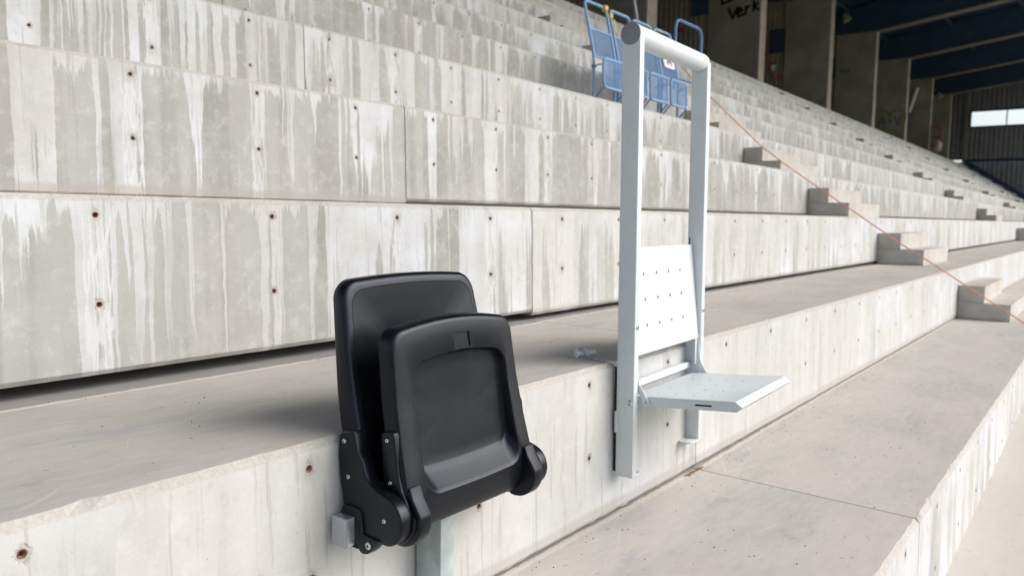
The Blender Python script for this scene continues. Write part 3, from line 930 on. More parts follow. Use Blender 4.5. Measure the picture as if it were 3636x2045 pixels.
# recessed number badge
def sf(x, z, dy=0.0): return (x, interp(SF, z) + dy, z)
BQ = ((1.140, 0.6020), (1.1895, 0.6010), (1.1865, 0.6330), (1.137, 0.6345))
cut = mesh_obj('cut', [sf(x, z, d) for d in (-0.010, 0.0034) for x, z in BQ],
               [(3, 2, 1, 0), (4, 5, 6, 7), (0, 1, 5, 4), (1, 2, 6, 5), (2, 3, 7, 6), (3, 0, 4, 7)], PLASTIC)
bmx = bmesh.new(); bmx.from_mesh(cut.data); bmesh.ops.recalc_face_normals(bmx, faces=bmx.faces); bmx.to_mesh(cut.data); bmx.free()
boolean_cut(pan, [cut])
BN = [sf(x, z, 0.0016) for x, z in BQ]
bpy.context.view_layer.update()
for a_i in range(4):
    fr_ = tube('badge_groove_shade', [BN[a_i], BN[(a_i + 1) % 4]], 0.0013, BLACK, None, 6)  # black rods paint the shaded groove around the badge recess
    fr_.parent = pan; fr_.matrix_parent_inverse = pan.matrix_world.inverted()

PIV = (1.013, 0.3185)
def circ(cy, cz, r, a0, a1, n=14):
    return [(cy + r * math.cos(math.radians(a0 + (a1 - a0) * i / n)), cz + r * math.sin(math.radians(a0 + (a1 - a0) * i / n))) for i in range(n + 1)]
def side_assembly(x_out, sgn):
    """sgn=+1: left side (outer face at smaller x), -1: right side"""
    def X(d): return x_out + sgn * d
    arm_prof = [(1.1345, 0.3764), (1.1229, 0.3229), (1.1180, 0.300), (1.100, 0.282), (1.060, 0.2755)] + circ(PIV[0], PIV[1], 0.0455, 262, 108, 18) + \
        [(1.0110, 0.3655), (1.0277, 0.3690), (1.0432, 0.3755), (1.0560, 0.3850), (1.064, 0.3957), (1.070, 0.415), (1.083, 0.430), (1.090, 0.462), (1.096, 0.468), (1.126, 0.462), (1.134, 0.455), (1.1375, 0.420)]
    a = prism_x('back_bracket', arm_prof, X(0.0), X(0.026), PLASTIC, None, bev=0.0035, seg=3)
    reparent(a, seat)
    for (yy, zz) in ((1.1185, 0.4462), (1.1083, 0.3801), (1.011, 0.3198)):
        s_ = screw(None, (X(-0.0006), yy, zz), (-sgn, 0, 0), 0.0045)
        reparent(s_, seat); bpy.context.view_layer.update()
        s_.parent = a; s_.matrix_parent_inverse = a.matrix_world.inverted()
    # foot plate clamping the rail
    foot_prof = [(1.1233, 0.3177), (1.1190, 0.3245), (1.1120, 0.3278), (1.0850, 0.3288), (1.0745, 0.3255), (1.0690, 0.3180), (1.0640, 0.2826), (1.0218, 0.2805), (1.0300, 0.2690), (1.0413, 0.2570),
                 (1.0520, 0.2480), (1.0624, 0.2448), (1.0715, 0.2466), (1.0765, 0.2510), (1.0784, 0.2600), (1.0800, 0.250), (1.130, 0.250), (1.130, 0.300)]
    f_ = prism_x('foot_bracket', foot_prof, X(-0.004), X(0.020), PLASTIC, None, bev=0.002)
    reparent(f_, seat); bpy.context.view_layer.update()
    s_ = screw(None, (X(-0.0048), 1.0493, 0.265), (-sgn, 0, 0), 0.0072); s_.parent = f_; s_.matrix_parent_inverse = f_.matrix_world.inverted()
    # hinge arm on the seat side, with its drum
    seat_prof = [(1.0365, 0.3600), (1.0326, 0.3951), (1.0380, 0.4650), (1.0360, 0.4720), (1.0300, 0.4755), (1.0110, 0.4788), (1.0060, 0.4760), (1.0035, 0.4700),
                 (0.9984, 0.4293), (0.9945, 0.4032), (0.9860, 0.3770), (0.9730, 0.3560), (0.9640, 0.3350)]
    seat_prof = [(y_ * 1.0111, 0.866 - (0.866 - z_) * 1.0111) for y_, z_ in seat_prof] + circ(PIV[0], PIV[1], 0.050, 170, 300, 16) + [(1.045, 0.330)]
    h_ = prism_x('hinge_arm', seat_prof, X(0.0265 if sgn > 0 else 0.034), X(0.060), PLASTIC, None, bev=0.003, seg=3)
    reparent(h_, seat); bpy.context.view_layer.update()
    for (yy, zz) in ((1.0323, 0.4571), (1.0239, 0.3799)):
        s_ = screw(None, (X(0.0260), yy, zz), (-sgn, 0, 0), 0.0043); s_.parent = h_; s_.matrix_parent_inverse = h_.matrix_world.inverted()
    # ear wrapping under the pivot towards the pan
    ear = [(0.9830, 0.3760), (0.9750, 0.3560)] + circ(PIV[0] - 0.004, PIV[1] - 0.002, 0.0540, 165, 285, 14) + [(1.020, 0.290), (1.010, 0.330)]
    e_ = prism_x('hinge_ear', ear, X(0.034), X(0.066), PLASTIC, None, bev=0.004, seg=3)
    reparent(e_, seat)
side_assembly(0.929, 1)
side_assembly(1.371, -1)

# grey box rail behind the seat, its caps and the bracket that holds it
rail_ = bm_obj('box_rail', box_bm(0.9085, 1.395, 1.0875, 1.1255, 0.2555, 0.3090, 0.0012, 2), GALV)
reparent(rail_, seat); bpy.context.view_layer.update()
for xx in (0.9055, 1.3965):
    c_ = bm_obj('end_cap', box_bm(xx - 0.002, xx + 0.003, 1.0868, 1.1262, 0.2548, 0.3097, 0.0018, 3), CAPLIGHT)
    c_.parent = rail_; c_.matrix_parent_inverse = rail_.matrix_world.inverted()
br = bm_obj('wall_bracket', box_bm(1.124, 1.166, 1.056, 1.1265, 0.0, 0.2552, 0.003, 2), GALV2)
reparent(br, seat)

# ------------------------------------------------------------------ rail seat
RX, RY, RZ = 1.9285, 1.0668, 0.1235
rs = tag(empty('rail_seat', (RX, RY, RZ), (-0.0105, 0, 0.045)), 'white steel barrier hoop with a fold-down perforated seat between its posts', 'barrier seat')
PW, PD, PH = 0.0270, 0.0546, 1.245
TZ = 1.2446                                   # tube centre height above the post foot
W2 = 0.4835                                   # far post offset
def lpart(name, bm_or_args, mat, parent=rs, bev=0.0, seg=2):
    return box(name, *bm_or_args, mat, parent, bev, seg)
posts = []
for i, x in enumerate((0.0, W2)):
    p_ = lpart('post', (x, x + PW, 0, PD, 0.0, PH), WHITE, rs, 0.0028, 3)
    posts.append(p_)
    # black strip painting the shadow gap between post and wall
    lpart('gap_shadow_strip', (x + 0.004, x + PW - 0.004, PD - 0.002, PD + 0.0045 + 0.004, 0.012, 0.318), BLACK, p_)
    # rounded foot tab
    bm = bmesh.new()
    n = 14
    xr, xl = (x + PW - 0.004, x + PW + 0.040) if i == 0 else (x + 0.004, x - 0.060)
    d = 1 if i == 0 else -1
    ya, yb2 = 0.001, PD - 0.004
    ry = (yb2 - ya) / 2
    ring = [(xr, yb2), (xr, ya)]
    for k in range(n + 1):
        a = -PI / 2 + PI * k / n
        ring.append((xl - d * ry * 0.8 + d * ry * 0.8 * math.cos(a), (ya + yb2) / 2 + ry * math.sin(a)))
    vs = [bm.verts.new((a, b, 0.0005)) for a, b in ring]
    fc = bm.faces.new(vs)
    ex = bmesh.ops.extrude_face_region(bm, geom=[fc])
    for v in ex['geom']:
        if isinstance(v, bmesh.types.BMVert): v.co.z += 0.006
    bmesh.ops.recalc_face_normals(bm, faces=bm.faces)
    es = [e for e in bm.edges if abs(e.verts[0].co.z - e.verts[1].co.z) < 1e-6]
    bmesh.ops.bevel(bm, geom=es, offset=0.0012, segments=2, affect='EDGES', profile=0.5)
    tb = bm_obj('foot_tab', bm, WHITE, p_)
    disc = bmesh.new(); bmesh.ops.create_cone(disc, cap_ends=True, segments=12, radius1=0.0022, radius2=0.0022, depth=0.001)
    bmesh.ops.translate(disc, verts=disc.verts, vec=(xl - d * 0.022, 0.027, 0.0068))
    bm_obj('drain_hole', disc, CAPGREY, p_)
    # screw on the front face
    screw(p_, (x + PW / 2 + 0.002, -0.0008, 0.434 if i == 0 else 0.4405), (0, -1, 0), 0.0078)
screw(posts[0], (-0.0008, 0.0115, 0.2145), (-1, 0, 0), 0.0072, 'bolt')
box('keyhole_shade', -0.0003, 0.001, 0.0105, 0.0155, 0.2235, 0.2265, BLACK, posts[0])  # black box painting the shade inside the hole
# wall plate peeping out behind the near post
bmp = box_bm(-0.0045, 0.010, PD - 0.004, PD + 0.004, 0.127, 0.190, 0.003, 3)
bm_obj('wall_plate', bmp, WHITE, posts[0])
# black inserts painting the shade of the slots in the far post's inner face
box('slot_shade', W2 - 0.0003, W2 + 0.002, 0.0455, 0.0500, 0.598, 0.6800, BLACK, posts[1], 0.0008)
box('latch_slot_shade', W2 - 0.0003, W2 + 0.002, 0.0190, 0.0215, 0.417, 0.468, BLACK, posts[1])
tube('spring_wire', [(W2 - 0.0012, 0.0200, 0.420), (W2 - 0.003, 0.0240, 0.438), (W2 - 0.0022, 0.0262, 0.452), (W2 - 0.0010, 0.0215, 0.461)], 0.0008, STEEL, posts[1], 6)
# crossbar tube with a cap near end and a domed far end
YT = PD / 2 + 0.002
RT = 0.0298
tp = [(-0.0005, YT, TZ), (0.02, YT, TZ), (W2 + PW * 0.30, YT, TZ)]
rads = [RT, RT, RT]
for k in range(1, 7):
    a = PI / 2 * k / 6
    tp.append((W2 + PW * 0.30 + math.sin(a) * 0.0205, YT, TZ - (1 - math.cos(a)) * 0.004))
    rads.append(RT * (0.35 + 0.65 * math.cos(a)) if k < 6 else RT * 0.30)
V, F, UV = tube_data(tp, rads, 40)
bar = mesh_obj('crossbar', V, F, WHITE, rs, smooth=True, uvs=UV, autosmooth=60)
disc_x('end_cap', -0.0032, YT, TZ, RT + 0.0004, 0.0045, CAPGREY, bar, 48, -1, 0.0012)
# backrest panel, leaning back between the posts
def plate_bm(w, h, t, rc, bev, taper=0.0):
    """rounded plate in local xz plane, front face at y=0, thickness t to +y"""
    bm = bmesh.new()
    ring = []
    for (cx_, cz_, a0) in ((w - rc, rc, -PI / 2), (w - rc, h - rc, 0), (rc, h - rc, PI / 2), (rc, rc, PI)):
        for k in range(7):
            a = a0 + PI / 2 * k / 6
            ring.append((cx_ + rc * math.cos(a), cz_ + rc * math.sin(a)))
    fc = bm.faces.new([bm.verts.new((a, 0, b)) for a, b in ring])
    ex = bmesh.ops.extrude_face_region(bm, geom=[fc])
    for v in ex['geom']:
        if isinstance(v, bmesh.types.BMVert): v.co.y += t
    bmesh.ops.recalc_face_normals(bm, faces=bm.faces)
    es = [e for e in bm.edges if abs(e.verts[0].co.y - e.verts[1].co.y) < 1e-6 and e.verts[0].co.y < t / 2]
    bmesh.ops.bevel(bm, geom=es, offset=bev, segments=3, affect='EDGES', profile=0.5)
    return bm
lean = math.atan2(0.030, 0.311)
BPX, BPZ = PW + 0.003, 0.348
BW_ = W2 - PW - 0.006
bp = bm_obj('backrest_panel', plate_bm(BW_, 0.312, 0.020, 0.010, 0.0045), WHITE)
bp.location = (BPX, 0.006, BPZ); bp.rotation_euler = (-lean, 0, 0)
cutters = []
hole_x = [0.062 + 0.0865 * i + 0.014 for i in range(4)]
for r_i, zz in enumerate((0.082, 0.158, 0.232)):
    for hx_ in hole_x:
        b = bmesh.new(); bmesh.ops.create_cone(b, cap_ends=True, segments=20, radius1=0.0060, radius2=0.0060, depth=0.02)
        bmesh.ops.rotate(b, verts=b.verts, cent=(0, 0, 0), matrix=Matrix.Rotation(PI / 2, 3, 'X'))
        c = bm_obj('cut', b, WHITE); 
        c.matrix_world = Matrix.Translation((BPX, 0.006, BPZ)) @ Euler((-lean, 0, 0)).to_matrix().to_4x4() @ Matrix.Translation((hx_, -0.0045, zz))
        cutters.append(c)
bpy.context.view_layer.update()
boolean_cut(bp, cutters)
bp.parent = rs
# side bars of the backrest running down to the seat pivots
def bar_prof(pts, w):
    """flat bar profile following pts (y,z)"""
    L, R_ = [], []
    for i, q in enumerate(pts):
        a = pts[max(i - 1, 0)]; b = pts[min(i + 1, len(pts) - 1)]
        t = Vector((b[0] - a[0], b[1] - a[1])).normalized()
        nrm = Vector((-t.y, t.x)) * (w / 2)
        L.append((q[0] + nrm.x, q[1] + nrm.y)); R_.append((q[0] - nrm.x, q[1] - nrm.y))
    end = pts[-1]; t = (Vector(pts[-1]) - Vector(pts[-2])).normalized()
    capp = []
    a0 = math.atan2(t.y, t.x)
    for k in range(1, 8):
        a = a0 - PI / 2 + PI * k / 8
        capp.append((end[0] + w / 2 * math.cos(a), end[1] + w / 2 * math.sin(a)))
    return L[::-1] + R_ + capp if False else L + capp[::-1] + R_[::-1]
arm_pts = [(0.016, 0.360), (0.012, 0.310), (0.005, 0.266), (-0.0265, 0.2185)]
ar1 = prism_x('side_bar', bar_prof(arm_pts, 0.017), PW + 0.0015, PW + 0.0055, WHITE, rs, 0.0008)
ar2 = prism_x('side_bar', bar_prof(arm_pts, 0.020), W2 - 0.0055, W2 - 0.0015, WHITE, rs, 0.0008)
screw(ar1, (PW + 0.001, -0.0250, 0.2205), (-1, 0, 0), 0.0068)
box('side_bar_flange', W2 - 0.020, W2 - 0.0056, 0.010, 0.013, 0.262, 0.352, WHITE, ar2, 0.0008)
# rear cross member
lpart('rear_cross_member', (PW + 0.0005, W2 - 0.0005, 0.030, 0.048, 0.248, 0.268), WHITE, rs, 0.002)
# seat plate
SL, ST = 0.322, 0.0285
bm = bmesh.new()
sw = W2 - PW - 0.018
prof = [(0.0, 0.0), (0.0, ST), (-SL + 0.018, ST), (-SL, ST * 0.48), (-SL + 0.016, 0.0)]
sp_ = prism_x('seat_plate', prof, 0, sw, WHITE, None, 0.0010, 2)
tilt = -math.radians(4.6)
SPL = (PW + 0.0085, 0.020, 0.2035)
Msp = Matrix.Translation(SPL) @ Euler((tilt, 0, 0)).to_matrix().to_4x4()
sp_.location = SPL; sp_.rotation_euler = (tilt, 0, 0)
cutters = []
for i in range(4):
    for j in range(4):
        b = bmesh.new(); bmesh.ops.create_cone(b, cap_ends=True, segments=18, radius1=0.0040, radius2=0.0040, depth=0.02)
        c = bm_obj('cut', b, WHITE)
        c.matrix_world = Msp @ Matrix.Translation((0.058 + i * 0.0845, -0.055 - j * 0.054, ST + 0.0055))
        cutters.append(c)
b = box_bm(-0.004, 0.0025, -0.238, -0.190, 0.0105, 0.0158)
c = bm_obj('cut', b, WHITE); c.matrix_world = Msp.copy(); cutters.append(c)
bpy.context.view_layer.update()
boolean_cut(sp_, cutters)
sp_.parent = rs
box('side_slot', 0.0018, 0.0030, -0.2378, -0.1902, 0.0107, 0.0156, BLACK, sp_)

# ------------------------------------------------------------------ plug and cord behind the near post
def cyl_between(name, a, b, r1, r2, mat, parent=None, n=24, segs=1):
    return tube(name, [a, b], [r1, r2], mat, parent, n)
pg = tag(empty('plastic_plug', (1.93, 1.262, H)), 'small white plastic plug lying on the tread beside the near post', 'plug')
d_ = Vector((0.62, -0.56, 0.0)).normalized()
d_ = Vector((0.075, 0.0, 0)).normalized()
a_ = Vector((1.921, 1.262, H + 0.0135))
ax = Vector((0.86, -0.47, 0.0)).normalized()
def alongp(t, dz=0.0): return a_ + ax * t + Vector((0, 0, dz))
body = tube('plug_body', [alongp(0.004), alongp(0.020), alongp(0.030), alongp(0.0301), alongp(0.034), alongp(0.0341), alongp(0.064)],
            [0.0085, 0.0095, 0.0098, 0.0120, 0.0120, 0.0095, 0.0088], PVC, None, 24)
reparent(body, pg)
fl = tube('plug_flange', [alongp(-0.002), alongp(0.0005), alongp(0.003), alongp(0.005)], [0.0115, 0.0140, 0.0140, 0.0100], PVC, None, 28)
reparent(fl, pg)
cp = [Vector(q) for q in ((1.9235, 1.256, H + 0.0275), (1.932, 1.248, H + 0.024), (1.936, 1.238, H + 0.014), (1.938, 1.226, H + 0.0045),
                          (1.9316, 1.206, H + 0.0035), (1.9235, 1.184, H + 0.0035), (1.9190, 1.162, H + 0.0035), (1.9200, 1.142, H + 0.0045),
                          (1.927, 1.126, H - 0.002), (1.931, 1.121, H - 0.03))]
def smooth_path(P, n=6):
    out = []
    for i in range(len(P) - 1):
        p0, p1, p2, p3 = P[max(i - 1, 0)], P[i], P[i + 1], P[min(i + 2, len(P) - 1)]
        for k in range(n):
            t = k / n
            out.append(0.5 * ((2 * p1) + (-p0 + p2) * t + (2 * p0 - 5 * p1 + 4 * p2 - p3) * t * t + (-p0 + 3 * p1 - 3 * p2 + p3) * t ** 3))
    out.append(P[-1]); return out
tag(tube('cord', smooth_path(cp), 0.0028, CORD, None, 10), 'braided white and blue cord tied from the plug to the near post', 'cord')

# ------------------------------------------------------------------ blue wire seats further up
def blue_seat():
    e = empty('wire_seat')
    w = 0.35
    path = [(0, 0, 0), (0, 0.0, 0.42), (0, 0.115, 0.90), (w, 0.115, 0.90), (w, 0.0, 0.42), (w, 0, 0)]
    tube('hoop_frame', arc_path(path, 0.06, 6), 0.0135, BLUE, e, 10)
    def back(z): return 0.0 + 0.115 * (z - 0.42) / 0.48
    for z in (0.42, 0.66): tube('back_rail', [(0.0, back(z), z), (w, back(z), z)], 0.009, BLUE, e, 8)
    lst = []
    nz = 20
    for i in range(1, nz):
        z = 0.42 + 0.24 * i / nz
        lst.append(([(0.01, back(z), z), (w - 0.01, back(z), z)], 0.0028))
    for i in range(1, 22):
        x = w * i / 22
        lst.append(([(x, back(0.42) + 0.003, 0.42), (x, back(0.66) + 0.003, 0.66)], 0.0028))
    V, F = tubes_bm(lst, 4)
    mesh_obj('back_mesh', V, F, BLUE, e)
    # folded pan
    yp = -0.10
    x0, x1, z0, z1 = 0.005, w - 0.005, 0.155, 0.395
    ring = arc_path([(x0 + 0.1, yp, z0), (x0, yp, z0), (x0, yp + 0.01, z1), (x1, yp + 0.01, z1), (x1, yp, z0), (x0 + 0.1, yp, z0)], 0.045, 5)
    tube('pan_frame', ring, 0.0125, BLUE, e, 8)
    lst = []
    for i in range(1, 18):
        z = z0 + (z1 - z0) * i / 18
        lst.append(([(x0, yp, z), (x1, yp, z)], 0.0046))
    for i in range(1, 8):
        x = x0 + (x1 - x0) * i / 8
        lst.append(([(x, yp + 0.005, z0), (x, yp + 0.015, z1)], 0.0025))
    V, F = tubes_bm(lst, 4)
    mesh_obj('pan_mesh', V, F, BLUE, e)
    for x in (0.0, w):
        arm = smooth_path([Vector((x, 0.0, 0.335)), Vector((x, -0.05, 0.345)), Vector((x, -0.095, 0.340))], 4)
        tube('arm_rod', arm, 0.006, BLUEDK, e, 6)
        arm = smooth_path([Vector((x, 0.0, 0.05)), Vector((x, -0.05, 0.10)), Vector((x, -0.10, 0.155))], 4)
        tube('brace_rod', arm, 0.008, BLUEDK, e, 6)
        tube('pivot_bolt', [(x - 0.018, -0.0, 0.335), (x + 0.018, 0.0, 0.335)], 0.016, BLUEDK, e, 8)
    return e
def copy_tree(o, parent=None):
    c = o.copy(); COL.objects.link(c)
    if parent: c.parent = parent; c.matrix_parent_inverse = o.matrix_parent_inverse.copy()
    for ch in list(o.children): copy_tree(ch, c)
    return c
proto = blue_seat()
labs = ['blue wire tip-up seat with yellow tape on its hoop, nearest of the four', 'blue wire tip-up seat half hidden by the near post, second of the four',
        'blue wire tip-up seat seen through the white hoop, third of the four', 'blue wire tip-up seat with a white sign on its back, farthest of the four']
for i in range(4):
    o = proto if i == 0 else copy_tree(proto)
    o.location = (5.74 + 0.41 * i, yface(3, 5.9) + 0.30, H * 4)
    tag(o, labs[i], 'seat', 'blue wire seats on the terrace')
# sign on the last seat's back: white plate with a walking figure
sg = empty('pictogram_sign', (5.74 + 1.23, yface(3, 5.9) + 0.30, H * 4))
tag(sg, 'white square sign with a dark stick figure hung on the farthest blue seat', 'sign')
lean2 = math.atan2(0.115, 0.48)
pl = bm_obj('plate', plate_bm(0.23, 0.21, 0.004, 0.03, 0.001), WHITEP, sg)
pl.location = (0.06, 0.006, 0.53); pl.rotation_euler = (-lean2, 0, -0.0)
def stroke_mesh(name, strokes, r, mat, parent, origin, ux, uz, nrm):
    """flat brush strokes: polylines in (a,b) mapped onto the plane origin+a*ux+b*uz, thickened by r"""
    V, F = [], []
    ux, uz, nrm, origin = Vector(ux), Vector(uz), Vector(nrm), Vector(origin)
    for s_ in strokes:
        for (a, b) in zip(s_[:-1], s_[1:]):
            A = Vector(a); B = Vector(b); t = (B - A)
            if t.length < 1e-6: continue
            t.normalize(); n_ = Vector((-t.y, t.x)) * r
            A2, B2 = A - t * r * 0.6, B + t * r * 0.6
            q = [A2 + n_, B2 + n_, B2 - n_, A2 - n_]
            o = len(V)
            for h_ in (0.0, 1.0):
                for p2 in q: V.append(origin + ux * p2.x + uz * p2.y + nrm * (0.0015 + 0.002 * h_))
            F += [(o + 4, o + 5, o + 6, o + 7), (o, o + 1, o + 5, o + 4), (o + 1, o + 2, o + 6, o + 5), (o + 2, o + 3, o + 7, o + 6), (o + 3, o, o + 4, o + 7)]
    return mesh_obj(name, V, F, mat, parent)
fig = [[(0.115, 0.165), (0.118, 0.155)], [(0.115, 0.145), (0.105, 0.09)], [(0.105, 0.09), (0.075, 0.045)], [(0.105, 0.09), (0.155, 0.045)], [(0.110, 0.13), (0.080, 0.115)], [(0.110, 0.13), (0.150, 0.150)]]
stroke_mesh('figure', fig, 0.010, simple('dark_green_ink', (0.03, 0.045, 0.04), 0.7), pl, (0, 0, 0), (1, 0, 0), (0, 0, 1), (0, -1, 0))

# yellow tape knots on the hoops
def knot(x, y, z, s_, label):
    bm = bmesh.new()
    rn = random.Random(int(x * 100))
    for i in range(5):
        b = bmesh.new(); bmesh.ops.create_cube(b, size=1)
        bmesh.ops.scale(b, verts=b.verts, vec=(s_ * rn.uniform(.5, 1), s_ * rn.uniform(.3, .7), s_ * rn.uniform(.5, 1)))
        bmesh.ops.rotate(b, verts=b.verts, cent=(0, 0, 0), matrix=Euler((rn.random() * 3, rn.random() * 3, rn.random() * 3)).to_matrix())
        bmesh.ops.translate(b, verts=b.verts, vec=(x + rn.gauss(0, s_ * .25), y, z + rn.gauss(0, s_ * .25)))
        bmesh.ops.bevel(b, geom=b.edges[:], offset=s_ * 0.08, segments=1, affect='EDGES')
        merge(bm, b)
    return tag(bm_obj('tape_knot', bm, YELLOW, sharp=30), label, 'tape')
YB = yface(3, 5.9) + 0.30
knot(6.085, YB + 0.105, H * 4 + 0.895, 0.055, 'yellow tape knot on the top corner of the nearest blue hoop')
knot(6.155, YB + 0.10, H * 4 + 0.845, 0.048, 'smaller yellow tape knot hanging on the second blue hoop')
tag(tube('hanging_strap', [(6.19, YB + 0.09, H * 4 + 0.82), (6.20, YB + 0.09, H * 4 + 0.76), (6.20, YB + 0.07, H * 4 + 0.70)], [0.010, 0.016, 0.008], YELLOW), 'yellow strap hanging below the tape knot on the second hoop', 'strap')
tag(tube('tape_band', [(7.085, YB + 0.115, H * 4 + 0.90), (7.125, YB + 0.115, H * 4 + 0.90)], 0.0145, YELLOW), 'yellow tape band wound round the top bar of the farthest blue hoop', 'tape')

# upright dark blue hoop one row higher
hp = empty('barrier_hoop', (8.98, yface(4, 9) + 0.42, H * 5))
tube('hoop', arc_path([(0, 0, 0), (0, 0, 1.055), (0.74, 0, 1.055), (0.74, 0, 0)], 0.13, 8), 0.019, BLUEDK, hp, 12)
tube('mid_rail', [(0, 0, 0.35), (0.74, 0, 0.35)], 0.015, BLUEDK, hp, 8)
for x in (0, 0.74):
    disc = bmesh.new(); bmesh.ops.create_cone(disc, cap_ends=True, segments=16, radius1=0.05, radius2=0.05, depth=0.008)
    bmesh.ops.translate(disc, verts=disc.verts, vec=(x, 0, 0.004)); bm_obj('base_plate', disc, BLUEDK, hp)
tag(hp, 'tall dark blue tubular hoop standing apart beyond the wire seats', 'barrier')

# ------------------------------------------------------------------ rear of the stand: fins, sheeting, girders, roof
def yfin(X): return 7.90 + 0.018 * (X - 2.5)
def corrug(name, p0, p1, z0, z1, mat, parent=None, pitch=0.28, depth=0.05, holes=()):
    """vertical corrugated sheet from p0 to p1 (xy); trapezoid profile"""
    p0, p1 = Vector(p0), Vector(p1)
    L = (p1 - p0).length; t = (p1 - p0) / L; n_ = Vector((-t.y, t.x))
    V, F = [], []
    s_ = 0.0; pts = []
    i = 0
    while s_ < L:
        for ds, dn in ((0, 0), (0.35, 0), (0.5, 1), (0.85, 1)):
            q = s_ + ds * pitch
            if q <= L: pts.append((q, dn * depth))
        s_ += pitch
    pts.append((L, 0))
    def band(a, b, za, zb_):
        o = len(V)
        pp = [q for q in pts if a - 1e-6 <= q[0] <= b + 1e-6]
        pp = [(a, 0)] + pp + [(b, 0)]
        for q, d in pp:
            w_ = p0 + t * q + n_ * d
            V.append((w_.x, w_.y, za)); V.append((w_.x, w_.y, zb_))
        for j in range(len(pp) - 1):
            F.append((o + 2 * j, o + 2 * j + 2, o + 2 * j + 3, o + 2 * j + 1))
    if not holes:
        band(0, L, z0, z1)
    else:
        a, b, za, zb_ = holes
        band(0, L, z0, za); band(0, L, zb_, z1)
        if a > 0: band(0, a, za, zb_)
        if b < L: band(b, L, za, zb_)
    return mesh_obj(name, V, F, mat, parent)

rear = empty('rear_wall', (30, 13, 4.5))
b_ = box('wall_panel', -9, XEND + 1, 12.6, 12.9, 2.0, 12.5, WALLC)
reparent(b_, rear)
tag(rear, 'dark rear wall closing the concourse behind the concrete fins', 'wall')
FINS = [1.8, 8.3, 14.75, 21.25, 27.85, 34.25, 40.65, 46.9, 53.2]
def ztop(X): return 8.42
fin_names = ['out-of-view', 'hidden', 'nearest visible', 'second', 'third', 'fourth', 'fifth', 'sixth', 'seventh']
NEARFACE = {}
for i, X in enumerate(FINS):
    zt = ztop(X)
    yf = yfin(X)
    e = empty('fin_wall', (X, yf, 4.5))
    lab = {0: 'concrete fin wall far left behind the top row, outside the picture', 1: 'concrete fin wall behind the top row, hidden by the terraces',
           2: 'dark concrete fin wall behind the blue hoops, nearest in view', 3: 'dark concrete fin wall with black graffiti letters on its face',
           4: 'dark concrete fin wall with a red sticker on the sheeting beside it', 5: 'dark concrete fin wall with a pale oval tag',
           6: 'dark concrete fin wall with a faded yellow heart sprayed low down', 7: 'dark concrete fin wall behind the silver pipe',
           8: 'last dark concrete fin wall, next to the corrugated end wall'}[i]
    p_ = box('concrete_slab', X, X + 0.42, yf + 0.02, yf + 1.52, 4.5, zt, WALLC); reparent(p_, e)
    p_ = box('front_edge', X, X + 0.42, yf, yf + 0.02, 4.5, zt, FINEDGE); reparent(p_, e)
    c_ = corrug('sheeting', (X + 0.05, 12.6), (X + 0.05, yf + 1.52), 4.5, zt, SHEET, None, 0.16, 0.03)
    reparent(c_, e)
    w_ = box('window', X - 0.01, X + 0.06, yf + 1.56, yf + 2.05, 6.62 if i < 4 else 6.70, 7.50, NAVY); reparent(w_, e)
    tag(e, lab, 'wall', 'concrete fins along the rear of the stand')
    # girder
    g_ = empty('roof_girder', (X, yf, zt))
    def zg(y): return zt + 0.128 * (yf - y)
    ya, yb2 = 12.6, -4.8
    V = []
    for y in (ya, yb2):
        z = zg(max(min(y, 13), -2)) if y < yf else zt
        for x in (X + 0.02, X + 0.40): V += [(x, y, z + 0.05), (x, y, z + 1.25)]
    ym = yf
    prof = [(ya, zt + 0.05), (yf, zt + 0.05), (yb2, zg(yb2) + 0.05), (yb2, zg(yb2) + 1.25), (ya, zt + 1.25 - 0.6)]
    w_ = prism_x('web', prof, X + 0.03, X + 0.39, NAVY, None, 0.0); reparent(w_, g_)
    prof = [(ya, zt), (yf, zt), (yb2, zg(yb2)), (yb2, zg(yb2) + 0.049), (yf, zt + 0.049), (ya, zt + 0.049)]
    w_ = prism_x('bottom_flange', prof, X - 0.05, X + 0.47, FLANGE, None, 0.0); reparent(w_, g_)
    ordn = ['far left out-of-view', 'left out-of-view', 'leftmost', 'second', 'third', 'fourth', 'fifth', 'sixth', 'last'][i]
    tag(g_, {5: 'navy roof girder above the fin with the oval tag, topmost in view', 6: 'navy roof girder above the fin with the yellow heart',
             7: 'navy roof girder above the silver pipe', 8: 'lowest navy roof girder, last before the end wall'}.get(i, 'navy roof girder, %s along the stand' % ordn), 'girder', 'roof girders')
rf = empty('roof', (25, 5, 11))
V, F = [], []
for X in (-9, 14.75, XEND + 0.5):
    z0 = ztop(X) + 1.27
    V += [(X, 12.9, z0 - 0.7), (X, 7.9, z0 + 0.1), (X, -4.9, z0 + 0.128 * 12.8 + 0.1)]
    V += [(X, 12.9, z0 - 0.5), (X, 7.9, z0 + 0.3), (X, -4.9, z0 + 0.128 * 12.8 + 0.3)]
for i in range(2):
    o = 6 * i; q = 6 * (i + 1)
    F += [(o, o + 1, q + 1, q), (o + 1, o + 2, q + 2, q + 1), (o + 3, q + 3, q + 4, o + 4), (o + 4, q + 4, q + 5, o + 5), (o + 2, o + 5, q + 5, q + 2), (o, q, q + 3, o + 3)]
r_ = mesh_obj('roof_deck', V, F, NAVY); reparent(r_, rf)
for j, yy in enumerate((-3.9, -1.2, 1.5, 4.2, 6.9, 9.6)):
    lst = []
    z_ = lambda X: ztop(X) + 1.15 + 0.128 * (7.9 - yy) * (1 if yy < 7.9 else 0.9)
    b = [(-9, yy, z_(-9)), (XEND, yy, z_(XEND))]
    t_ = tube('purlin', b, 0.09, NAVY, None, 4); reparent(t_, rf)
tag(rf, 'dark roof deck carried by the navy girders over the stand', 'roof')

